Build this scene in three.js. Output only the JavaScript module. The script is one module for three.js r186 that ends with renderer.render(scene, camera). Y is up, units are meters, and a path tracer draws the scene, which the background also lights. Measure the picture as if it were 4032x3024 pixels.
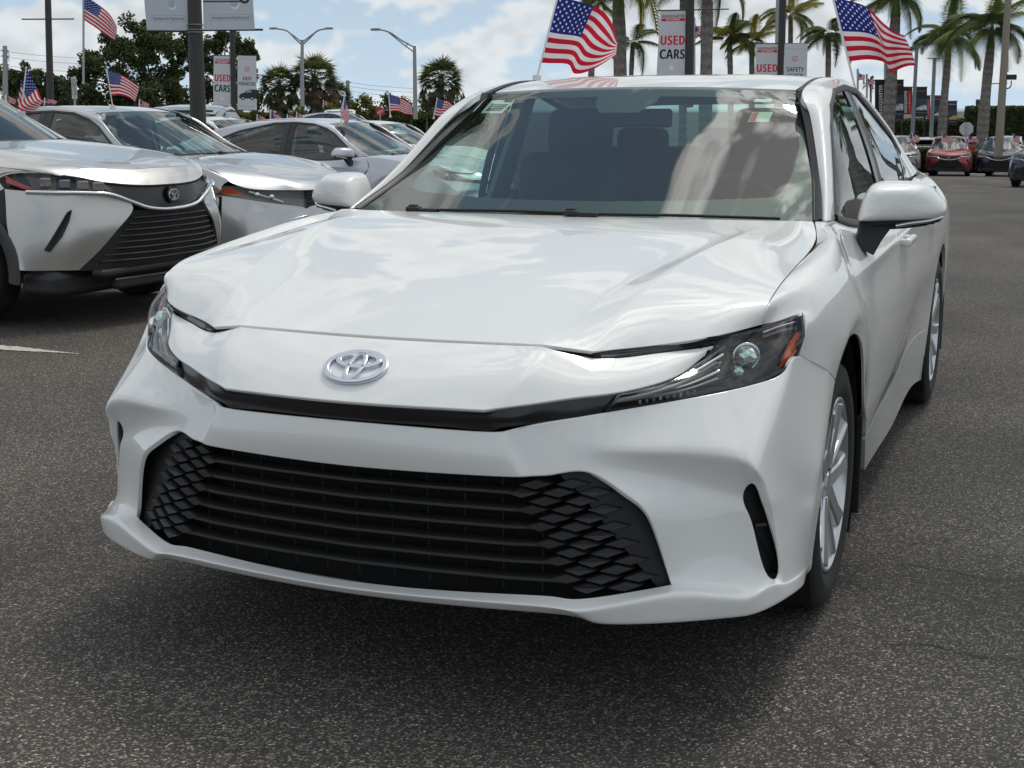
import * as THREE from 'three';
import { mergeGeometries } from 'three/addons/utils/BufferGeometryUtils.js';
import { RoundedBoxGeometry } from 'three/addons/geometries/RoundedBoxGeometry.js';
import { ImprovedNoise } from 'three/addons/math/ImprovedNoise.js';
import { FontLoader } from 'three/addons/loaders/FontLoader.js';
import { TextGeometry } from 'three/addons/geometries/TextGeometry.js';

// ---------------------------------------------------------------- camera, exposure, sky, sun
// Origin: on the asphalt below the middle of the white car's front axle; +z is the way its nose points, +x its left-hand side.
const scene = new THREE.Scene();
const camera = new THREE.PerspectiveCamera(31.44, 4 / 3, 0.1, 6000);
camera.rotation.order = 'YXZ'; camera.position.set(1.4175, 1.3188, 3.606); camera.rotation.set(-0.1971, 0.3841, -0.0029);
const renderer = new THREE.WebGLRenderer({ antialias: true });
renderer.toneMapping = THREE.LinearToneMapping; renderer.toneMappingExposure = 1.0; renderer.shadowMap.enabled = true;

const SUN = new THREE.Vector3(0.12, 0.90, -0.42).normalize();
const sun = new THREE.DirectionalLight(new THREE.Color(1, 0.94, 0.84), 1.0);
sun.position.copy(SUN).multiplyScalar(60); sun.castShadow = true; sun.shadow.radius = 20;
sun.shadow.mapSize.set(2048, 2048); Object.assign(sun.shadow.camera, { left: -30, right: 30, top: 30, bottom: -30, near: 1, far: 150 });
scene.add(sun, sun.target);

const perlin = new ImprovedNoise();
const fbm = (x, y, z, o = 5, gain = 0.5) => { let s = 0, a = 0.5, f = 1; for (let k = 0; k < o; k++) { s += a * perlin.noise(x * f + 17.1 * k, y * f - 9.3 * k, z * f + 4.7 * k); f *= 2.03; a *= gain; } return s; };
{ // a summer sky: pale haze low down, blue above, broken cumulus that glows towards the veiled sun
  const W = 2560, H = 1280, d = new Float32Array(W * H * 4);
  const sm = (a, b, x) => { const t = Math.min(1, Math.max(0, (x - a) / (b - a))); return t * t * (3 - 2 * t); };
  for (let j = 0; j < H; j++) {
    const el = ((j + 0.5) / H - 0.5) * Math.PI, ce = Math.cos(el), y = Math.sin(el);
    for (let i = 0; i < W; i++) {
      const az = ((i + 0.5) / W - 0.5) * 2 * Math.PI, x = Math.cos(az) * ce, z = Math.sin(az) * ce;
      const s = Math.max(0, x * SUN.x + y * SUN.y + z * SUN.z), k = (j * W + i) * 4, h = Math.max(0, y);
      const haze = Math.exp(-h * 2.9), blue = [lerp3(0.10, 0.58, haze), lerp3(0.20, 0.73, haze), lerp3(0.34, 0.86, haze)];
      const glow = 0.15 * Math.pow(s, 6) + 0.3 * Math.pow(s, 40);
      // clouds lie on a layer: they crowd together towards the horizon
      const q = 4.6 / (h + 0.42), u = x * q + 55.13, v = z * q + 0.82, up = h * 2 / 0.35;
      const n = fbm(u, v, up * 0.35, 6, 0.55), m = fbm(u * 0.42 - 8, v * 0.42 + 5, 2.2, 3);
      let bil = 0; if (n + 0.55 * m > -0.25) for (let o = 0, f = 2.6, a2 = 0.30; o < 4; o++, f *= 2.1, a2 *= 0.55) bil += a2 * (0.32 - Math.abs(perlin.noise(u * f + 3 * o, v * f - 5 * o, up * 0.4 + o)));
      const body = n + 0.55 * m + 0.10 + bil, cover = sm(0.03, 0.13, body) * (y > 0 ? 1 : 0), thick = sm(0.12, 0.62, body + 0.5 * bil + 0.85 * fbm(u * 2.7 + 5, v * 2.7, up * 0.5, 4, 0.6));
      const lit = 0.90 - (0.20 + 0.24 * h) * thick + 0.12 * Math.pow(s, 4) * (1 - 0.6 * thick) + 3.8 * Math.pow(s, 16) * (1 - 0.84 * thick) * h;
      const cl = [lit * 1.0, lit * 0.985, lit * 0.955], a = cover * (0.95 - 0.35 * haze);
      for (let c = 0; c < 3; c++) d[k + c] = (blue[c] + glow * [1, 0.96, 0.88][c]) * (1 - a) + cl[c] * a;
      if (y < 0) { const g = [0.14, 0.135, 0.13]; for (let c = 0; c < 3; c++) d[k + c] = d[k + c] * Math.exp(y * 14) + g[c] * (1 - Math.exp(y * 14)); }
      d[k + 3] = 1;
    }
  }
  function lerp3(a, b, t) { return a + (b - a) * t; }
  const t = new THREE.DataTexture(d, W, H, THREE.RGBAFormat, THREE.FloatType);
  t.mapping = THREE.EquirectangularReflectionMapping; t.magFilter = t.minFilter = THREE.LinearFilter; t.needsUpdate = true;
  scene.background = t; scene.environment = t; scene.environmentIntensity = 1; scene.backgroundIntensity = 1;
}
// ---------------------------------------------------------------- surface engine: Catmull-Clark cages with creases
const lerp = (a, b, t) => a + (b - a) * t, clamp = (x, a = 0, b = 1) => Math.min(b, Math.max(a, x));
const smooth = (a, b, x) => { const t = clamp((x - a) / (b - a)); return t * t * (3 - 2 * t); };
function rng(seed) { let s = seed | 0; return () => { s = (s + 0x6d2b79f5) | 0; let t = Math.imul(s ^ (s >>> 15), 1 | s); t = (t + Math.imul(t ^ (t >>> 7), 61 | t)) ^ t; return ((t ^ (t >>> 14)) >>> 0) / 4294967296; }; }
const vadd = (a, b) => [a[0] + b[0], a[1] + b[1], a[2] + b[2]], vsub = (a, b) => [a[0] - b[0], a[1] - b[1], a[2] - b[2]], vmul = (a, s) => [a[0] * s, a[1] * s, a[2] * s];
const vdot = (a, b) => a[0] * b[0] + a[1] * b[1] + a[2] * b[2], vlen = (a) => Math.hypot(a[0], a[1], a[2]);
const vcross = (a, b) => [a[1] * b[2] - a[2] * b[1], a[2] * b[0] - a[0] * b[2], a[0] * b[1] - a[1] * b[0]];
const vnorm = (a) => { const l = vlen(a) || 1; return [a[0] / l, a[1] / l, a[2] / l]; };
const vmix = (a, b, t) => [lerp(a[0], b[0], t), lerp(a[1], b[1], t), lerp(a[2], b[2], t)];
const points = (text) => { const o = {}; for (const p of text.split(';')) { const w = p.trim().split(/\s+/); if (w.length === 4) o[w[0]] = [+w[1], +w[2], +w[3]]; } return o; };

class Cage {
  constructor(P) { this.names = new Map(); this.V = []; this.F = []; this.T = []; this.sharp = []; this.corner = new Set(); this.P = P; }
  id(n) { if (!this.names.has(n)) { const p = this.P[n.replace(/'$/, '')]; if (!p) throw new Error('no cage point ' + n); this.names.set(n, this.V.length); this.V.push(n.endsWith("'") ? [-p[0], p[1], p[2]] : p.slice()); } return this.names.get(n); }
  quad(a, b, c, d, tag = 0) { const f = [a, b, c, d].map((n) => this.id(n)); if (new Set(f).size < 3) return; this.F.push(f.filter((v, i) => f.indexOf(v) === i)); this.T.push(tag); }
  grid(rows, tag = 0) { const R = rows.map((r) => r.trim().split(/\s+/)); for (let i = 0; i + 1 < R.length; i++) for (let j = 0; j + 1 < R[i].length; j++) { const q = [R[i][j], R[i + 1][j], R[i + 1][j + 1], R[i][j + 1]]; if (q.includes('-')) continue; this.quad(...q, tag); } return this; }
  crease(path, s = 2) { const n = path.trim().split(/\s+/); for (let i = 0; i + 1 < n.length; i++) this.sharp.push([n[i], n[i + 1], s]); return this; }
  corners(t) { for (const n of t.trim().split(/\s+/)) this.corner.add(n); return this; }
  mirror() {                                                   // the other half of a panel that crosses the middle of the car
    const flip = (n) => (Math.abs(this.P[n][0]) < 1e-6 ? n : n + "'"), names = [...this.names.keys()];
    const F = this.F.slice(), T = this.T.slice();
    F.forEach((f, i) => { this.F.push(f.map((v) => this.id(flip(names[v]))).reverse()); this.T.push(T[i]); });
    for (const [a, b, s] of this.sharp.slice()) this.sharp.push([flip(a), flip(b), s]);
    for (const n of [...this.corner]) this.corner.add(flip(n));
    return this;
  }
  build(levels = 3, fit = 6) {
    const S = new Map(); for (const [a, b, s] of this.sharp) { if (this.names.has(a) && this.names.has(b)) S.set(key(this.id(a), this.id(b)), s); }
    const C = new Set([...this.corner].filter((n) => this.names.has(n)).map((n) => this.id(n)));
    const want = this.V.map((v) => v.slice()), ctl = this.V.map((v) => v.slice());
    for (let k = 0; k < fit; k++) {
      let m = { V: ctl.map((v) => v.slice()), F: this.F, T: this.T, S, C }; m = subdivide(subdivide(m));
      for (let i = 0; i < want.length; i++) for (let c = 0; c < 3; c++) ctl[i][c] += 0.85 * (want[i][c] - m.V[i][c]);
    }
    let m = { V: ctl, F: this.F, T: this.T, S, C };
    for (let k = 0; k < levels; k++) m = subdivide(m);
    return m;
  }
}
const key = (a, b) => (a < b ? a * 1048576 + b : b * 1048576 + a);
function subdivide({ V, F, T, S, C }) {
  const n = V.length, edges = new Map(), vf = Array.from({ length: n }, () => []), ve = Array.from({ length: n }, () => []);
  const fp = F.map((f) => vmul(f.reduce((s, v) => vadd(s, V[v]), [0, 0, 0]), 1 / f.length));
  F.forEach((f, i) => f.forEach((a, j) => {
    const b = f[(j + 1) % f.length], k = key(a, b); vf[a].push(i);
    let e = edges.get(k); if (!e) { e = { a, b, f: [], s: S.get(k) ?? 0 }; edges.set(k, e); ve[a].push(e); ve[b].push(e); } e.f.push(i);
  }));
  const out = new Array(n), S2 = new Map();
  for (const e of edges.values()) {
    if (e.f.length < 2) e.s = 99;
    const mid = vmul(vadd(V[e.a], V[e.b]), 0.5);
    if (e.s >= 1) e.p = mid; else { const q = vmul(vadd(vadd(V[e.a], V[e.b]), vadd(fp[e.f[0]], fp[e.f[1]])), 0.25); e.p = e.s > 0 ? vmix(q, mid, e.s) : q; }
  }
  for (let v = 0; v < n; v++) {
    const E = ve[v]; if (!E.length) { out[v] = V[v]; continue; }
    const cr = E.filter((e) => e.s > 0), k = E.length;
    const sm = () => { let q = [0, 0, 0], r = [0, 0, 0]; for (const i of vf[v]) q = vadd(q, fp[i]); for (const e of E) r = vadd(r, vmul(vadd(V[e.a], V[e.b]), 0.5)); q = vmul(q, 1 / vf[v].length); r = vmul(r, 1 / k); return vmul(vadd(vadd(q, vmul(r, 2)), vmul(V[v], k - 3)), 1 / k); };
    if (C.has(v) || cr.length > 2 || vf[v].length === 1) out[v] = V[v];
    else if (cr.length === 2) {
      const o = cr.map((e) => V[e.a === v ? e.b : e.a]), c = vadd(vmul(V[v], 0.75), vmul(vadd(o[0], o[1]), 0.125)), s = Math.min(cr[0].s, cr[1].s);
      out[v] = s >= 1 ? c : vmix(sm(), c, s);
    } else out[v] = sm();
  }
  const base = n, fi = F.map((_, i) => base + i); fp.forEach((p) => out.push(p));
  for (const e of edges.values()) { e.i = out.length; out.push(e.p); if (e.s > 0) { const s = e.s > 50 ? e.s : e.s - 1; if (s > 0) { S2.set(key(e.a, e.i), s); S2.set(key(e.b, e.i), s); } } }
  const F2 = [], T2 = [];
  F.forEach((f, i) => f.forEach((a, j) => { const b = f[(j + 1) % f.length], z = f[(j + f.length - 1) % f.length]; F2.push([a, edges.get(key(a, b)).i, fi[i], edges.get(key(z, a)).i]); T2.push(T[i]); }));
  return { V: out, F: F2, T: T2, S: S2, C };
}
function vertexNormals(V, F) {
  const N = V.map(() => [0, 0, 0]);
  for (const f of F) { const n = vcross(vsub(V[f[2]], V[f[0]]), vsub(V[f[3] ?? f[0]], V[f[1]])); for (const v of f) { N[v][0] += n[0]; N[v][1] += n[1]; N[v][2] += n[2]; } }
  return N.map(vnorm);
}
// One panel out of a subdivided cage: its edge is drawn in by `gap`, rolled over and carried `depth` inwards, so that joints between panels are real grooves.
function panel(m, tag, { gap = 0.0025, roll = 0.0012, depth = 0.014, push = 0, free = null, back = 0, band = 0 } = {}) {
  const F = m.F.filter((_, i) => tag === null || m.T[i] === tag), N0 = vertexNormals(m.V, m.F), map = new Map(), V = [], N = [];
  const G = F.map((f) => f.map((v) => { if (!map.has(v)) { map.set(v, V.length); V.push(vadd(m.V[v], vmul(N0[v], push))); N.push(N0[v]); } return map.get(v); }));
  const ec = new Map(); for (const f of G) for (let j = 0; j < 4; j++) { const a = f[j], b = f[(j + 1) % 4]; ec.set(key(a, b), (ec.get(key(a, b)) ?? 0) + 1); }
  const out = V.map(() => null), rim = [];
  for (const f of G) for (let j = 0; j < 4; j++) {
    const a = f[j], b = f[(j + 1) % 4]; if (ec.get(key(a, b)) !== 1) continue;
    if (free && free(V[a]) && free(V[b])) continue;
    rim.push([a, b]);
    for (const v of [a, b]) { const t = vnorm(vsub(V[b], V[a])), o = vcross(t, N[v]); out[v] = out[v] ? vadd(out[v], o) : o; }
  }
  const VV = V.map((p, i) => (out[i] ? vadd(p, vmul(vnorm(out[i]), -gap)) : p)), pos = [], nor = [], idx = [];
  VV.forEach((p, i) => { pos.push(...p); nor.push(...N[i]); });
  if (!band) for (const f of G) idx.push(f[0], f[1], f[2], f[0], f[2], f[3]);
  if (band) { const inner = new Map(), put = (v) => { if (!inner.has(v)) { inner.set(v, pos.length / 3); pos.push(...vadd(VV[v], vmul(vnorm(out[v]), -band))); nor.push(...N[v]); } return inner.get(v); }; for (const [a, b] of rim) { const A = put(a), B = put(b); idx.push(a, b, B, a, B, A); } }
  if (depth > 0) {
    const rings = new Map(), ring = (v) => {
      if (rings.has(v)) return rings.get(v);
      const o = vnorm(out[v]), n = N[v], p = VV[v], k = [];
      const put = (q, nn) => { k.push(pos.length / 3); pos.push(...q); nor.push(...vnorm(nn)); };
      put(p, n); put(vadd(p, vadd(vmul(o, roll * 0.7), vmul(n, -roll * 0.3))), vadd(n, o)); put(vadd(p, vadd(vmul(o, roll), vmul(n, -roll))), o); put(vadd(p, vadd(vmul(o, roll - back), vmul(n, -depth))), o);
      rings.set(v, k); return k;
    };
    for (const [a, b] of rim) { const A = ring(a), B = ring(b); for (let k = 0; k < 3; k++) idx.push(B[k], A[k], A[k + 1], B[k], A[k + 1], B[k + 1]); }
  }
  return geometry(pos, nor, idx);
}
function geometry(pos, nor, idx, uv) {
  const g = new THREE.BufferGeometry();
  g.setAttribute('position', new THREE.Float32BufferAttribute(pos, 3));
  if (nor) g.setAttribute('normal', new THREE.Float32BufferAttribute(nor, 3));
  if (uv) g.setAttribute('uv', new THREE.Float32BufferAttribute(uv, 2));
  g.setIndex(idx); if (!nor) g.computeVertexNormals();
  return g;
}
const sealOf = (m, tag = 0) => panel(m, tag, { gap: -0.006, push: -0.012, band: 0.018, depth: 0 });
function mirrored(g) {                                         // the same panel on the other side of the car
  const q = g.clone(); if (!q.index) q.setIndex([...Array(q.attributes.position.count).keys()]);
  const p = q.attributes.position, n = q.attributes.normal, i = q.index.array;
  for (let k = 0; k < p.count; k++) { p.setX(k, -p.getX(k)); if (n) n.setX(k, -n.getX(k)); }
  for (let k = 0; k < i.length; k += 3) { const t = i[k]; i[k] = i[k + 1]; i[k + 1] = t; }
  return q;
}
const both = (g) => [g, mirrored(g)];
// plain helpers for small parts
function tube(path, r, sides = 8, closed = false, seg) { const c = new THREE.CatmullRomCurve3(path.map((p) => new THREE.Vector3(...p)), closed, 'catmullrom', 0.5); return new THREE.TubeGeometry(c, seg ?? Math.max(8, path.length * 6), r, sides, closed); }
function rod(a, b, r0, r1 = r0, sides = 10) { const A = new THREE.Vector3(...a), B = new THREE.Vector3(...b), d = B.clone().sub(A), g = new THREE.CylinderGeometry(r1, r0, d.length(), sides); g.applyQuaternion(new THREE.Quaternion().setFromUnitVectors(new THREE.Vector3(0, 1, 0), d.normalize())); const m = A.add(B).multiplyScalar(0.5); return g.translate(m.x, m.y, m.z); }
function box(w, h, d, x = 0, y = 0, z = 0, r = 0) { const g = r ? new RoundedBoxGeometry(w, h, d, 2, r) : new THREE.BoxGeometry(w, h, d); return g.translate(x, y, z); }
const flat = (gs) => gs.flat(Infinity);
function merge(gs) { const L = flat(gs).map((g) => { const q = g.index ? g.toNonIndexed() : g.clone(); for (const a of Object.keys(q.attributes)) if (!['position', 'normal', 'uv'].includes(a)) q.deleteAttribute(a); if (!q.attributes.normal) q.computeVertexNormals(); if (!q.attributes.uv) q.setAttribute('uv', new THREE.Float32BufferAttribute(new Float32Array(q.attributes.position.count * 2), 2)); return q; }); return L.length === 1 ? L[0] : mergeGeometries(L, false); }
// a thick sheet from a closed outline of 3-D points on a roughly flat face
function slab(loop, n, t) {
  const c = loop.reduce(vadd, [0, 0, 0]).map((x) => x / loop.length), pos = [], idx = [], m = loop.length;
  const push = (p) => { pos.push(...p); return pos.length / 3 - 1; };
  const fa = loop.map(push), fb = loop.map((p) => push(vadd(p, vmul(n, -t)))), sa = loop.map(push), sb = loop.map((p) => push(vadd(p, vmul(n, -t))));
  const u = vnorm(vsub(loop[1], loop[0])), w = vcross(n, u), pts = loop.map((p) => new THREE.Vector2(vdot(vsub(p, c), u), vdot(vsub(p, c), w)));
  const area = THREE.ShapeUtils.area(pts), tri = THREE.ShapeUtils.triangulateShape(area > 0 ? pts : pts.slice().reverse(), []);
  const I = (k) => (area > 0 ? k : m - 1 - k);
  for (const [a, b, d] of tri) { idx.push(fa[I(a)], fa[I(b)], fa[I(d)]); idx.push(fb[I(a)], fb[I(d)], fb[I(b)]); }
  for (let k = 0; k < m; k++) { const j = (k + 1) % m; if (area > 0) idx.push(sa[k], sb[k], sa[j], sa[j], sb[k], sb[j]); else idx.push(sa[k], sa[j], sb[k], sa[j], sb[j], sb[k]); }
  const g = new THREE.BufferGeometry(); g.setAttribute('position', new THREE.Float32BufferAttribute(pos, 3)); g.setIndex(idx);
  const q = g.toNonIndexed(); q.computeVertexNormals(); return q;
}
// ---------------------------------------------------------------- objects
const used = new Map();
function numbered(n) { const k = used.get(n) ?? 0; used.set(n, k + 1); return k ? n + '_' + String(k).padStart(3, '0') : n; }
function thing(name, label, category, group, p = [0, 0, 0], turn = 0) { const o = new THREE.Group(); o.name = numbered(name); o.position.set(...p); o.rotation.y = turn; o.userData = { label, category }; if (group) o.userData.group = group; scene.add(o); return o; }
function part(name, geo, mat, parent, label) { const m = new THREE.Mesh(Array.isArray(geo) ? merge(geo) : geo, mat); m.name = name; m.castShadow = m.receiveShadow = true; if (label) m.userData.label = label; parent.add(m); return m; }
function single(name, geo, mat, label, category, group) { const m = part(numbered(name), geo, mat, scene); m.userData = { label, category }; if (group) m.userData.group = group; return m; }
function setting(name, geo, mat, label) { const m = part(numbered(name), geo, mat, scene); m.userData = { kind: 'structure' }; if (label) m.userData.label = label; return m; }
// ---------------------------------------------------------------- materials
const rgb = (r, g, b) => new THREE.Color().setRGB(r, g, b);
const std = (r, g, b, rough = 0.6, metal = 0, more = {}) => new THREE.MeshStandardMaterial({ color: rgb(r, g, b), roughness: rough, metalness: metal, ...more });
const phys = (r, g, b, more = {}) => new THREE.MeshPhysicalMaterial({ color: rgb(r, g, b), ...more });
const paint = (r, g, b, metal = 0, rough = 0.5) => phys(r, g, b, { metalness: metal, roughness: rough, clearcoat: 1, clearcoatRoughness: 0.02 });
const glassTint = (r, g, b, more = {}) => phys(r, g, b, { transmission: 1, thickness: 0, roughness: 0, ior: 1.5, specularIntensity: 1, ...more });
function dataTexture(w, h, fn, srgb = false, rep) {
  const d = new Uint8Array(w * h * 4);
  for (let y = 0; y < h; y++) for (let x = 0; x < w; x++) { const c = fn(x / w, y / h, x, y), k = (y * w + x) * 4; d[k] = clamp(c[0]) * 255; d[k + 1] = clamp(c[1] ?? c[0]) * 255; d[k + 2] = clamp(c[2] ?? c[0]) * 255; d[k + 3] = 255; }
  const t = new THREE.DataTexture(d, w, h, THREE.RGBAFormat); t.wrapS = t.wrapT = THREE.RepeatWrapping; t.magFilter = t.minFilter = THREE.LinearFilter; if (srgb) t.colorSpace = THREE.SRGBColorSpace; if (rep) t.repeat.set(...rep); t.needsUpdate = true; return t;
}
const M = {
  white: paint(0.80, 0.81, 0.80),
  black: std(0.012, 0.012, 0.013, 0.55), gloss: phys(0.008, 0.008, 0.010, { roughness: 0.3, clearcoat: 0.3, clearcoatRoughness: 0.1 }), satin: std(0.02, 0.02, 0.022, 0.42), grille: std(0.017, 0.018, 0.02, 0.5),
  rubber: std(0.018, 0.018, 0.018, 0.85), trim: std(0.055, 0.055, 0.058, 0.5), liner: std(0.006, 0.006, 0.006, 0.95),
  chrome: std(0.78, 0.80, 0.83, 0.08, 1), badge: std(0.62, 0.67, 0.76, 0.2, 1), alloy: std(0.62, 0.63, 0.65, 0.3, 0.85), alloyDark: std(0.20, 0.20, 0.21, 0.45, 0.6), steel: std(0.35, 0.35, 0.36, 0.45, 0.9),
  wind: glassTint(0.70, 0.88, 0.80, { ior: 1.8 }), side: glassTint(0.60, 0.80, 0.74, { ior: 1.8 }), dark: glassTint(0.22, 0.27, 0.27, { ior: 1.8 }), lens: glassTint(0.97, 0.98, 0.98, { ior: 1.5 }),
  amber: phys(0.62, 0.10, 0.025, { roughness: 0.25, clearcoat: 1 }), red: phys(0.42, 0.015, 0.012, { roughness: 0.2, clearcoat: 1 }), crystal: phys(0.62, 0.78, 0.68, { metalness: 0.75, roughness: 0.12, flatShading: true }),
  drl: std(0.16, 0.16, 0.165, 0.35, 0.3), seat: std(0.035, 0.038, 0.04, 0.85), dash: std(0.03, 0.032, 0.034, 0.7), head: std(0.26, 0.27, 0.26, 0.9),
  paper: std(0.78, 0.78, 0.78, 0.6), whitePlastic: std(0.75, 0.75, 0.76, 0.45),
};
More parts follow.
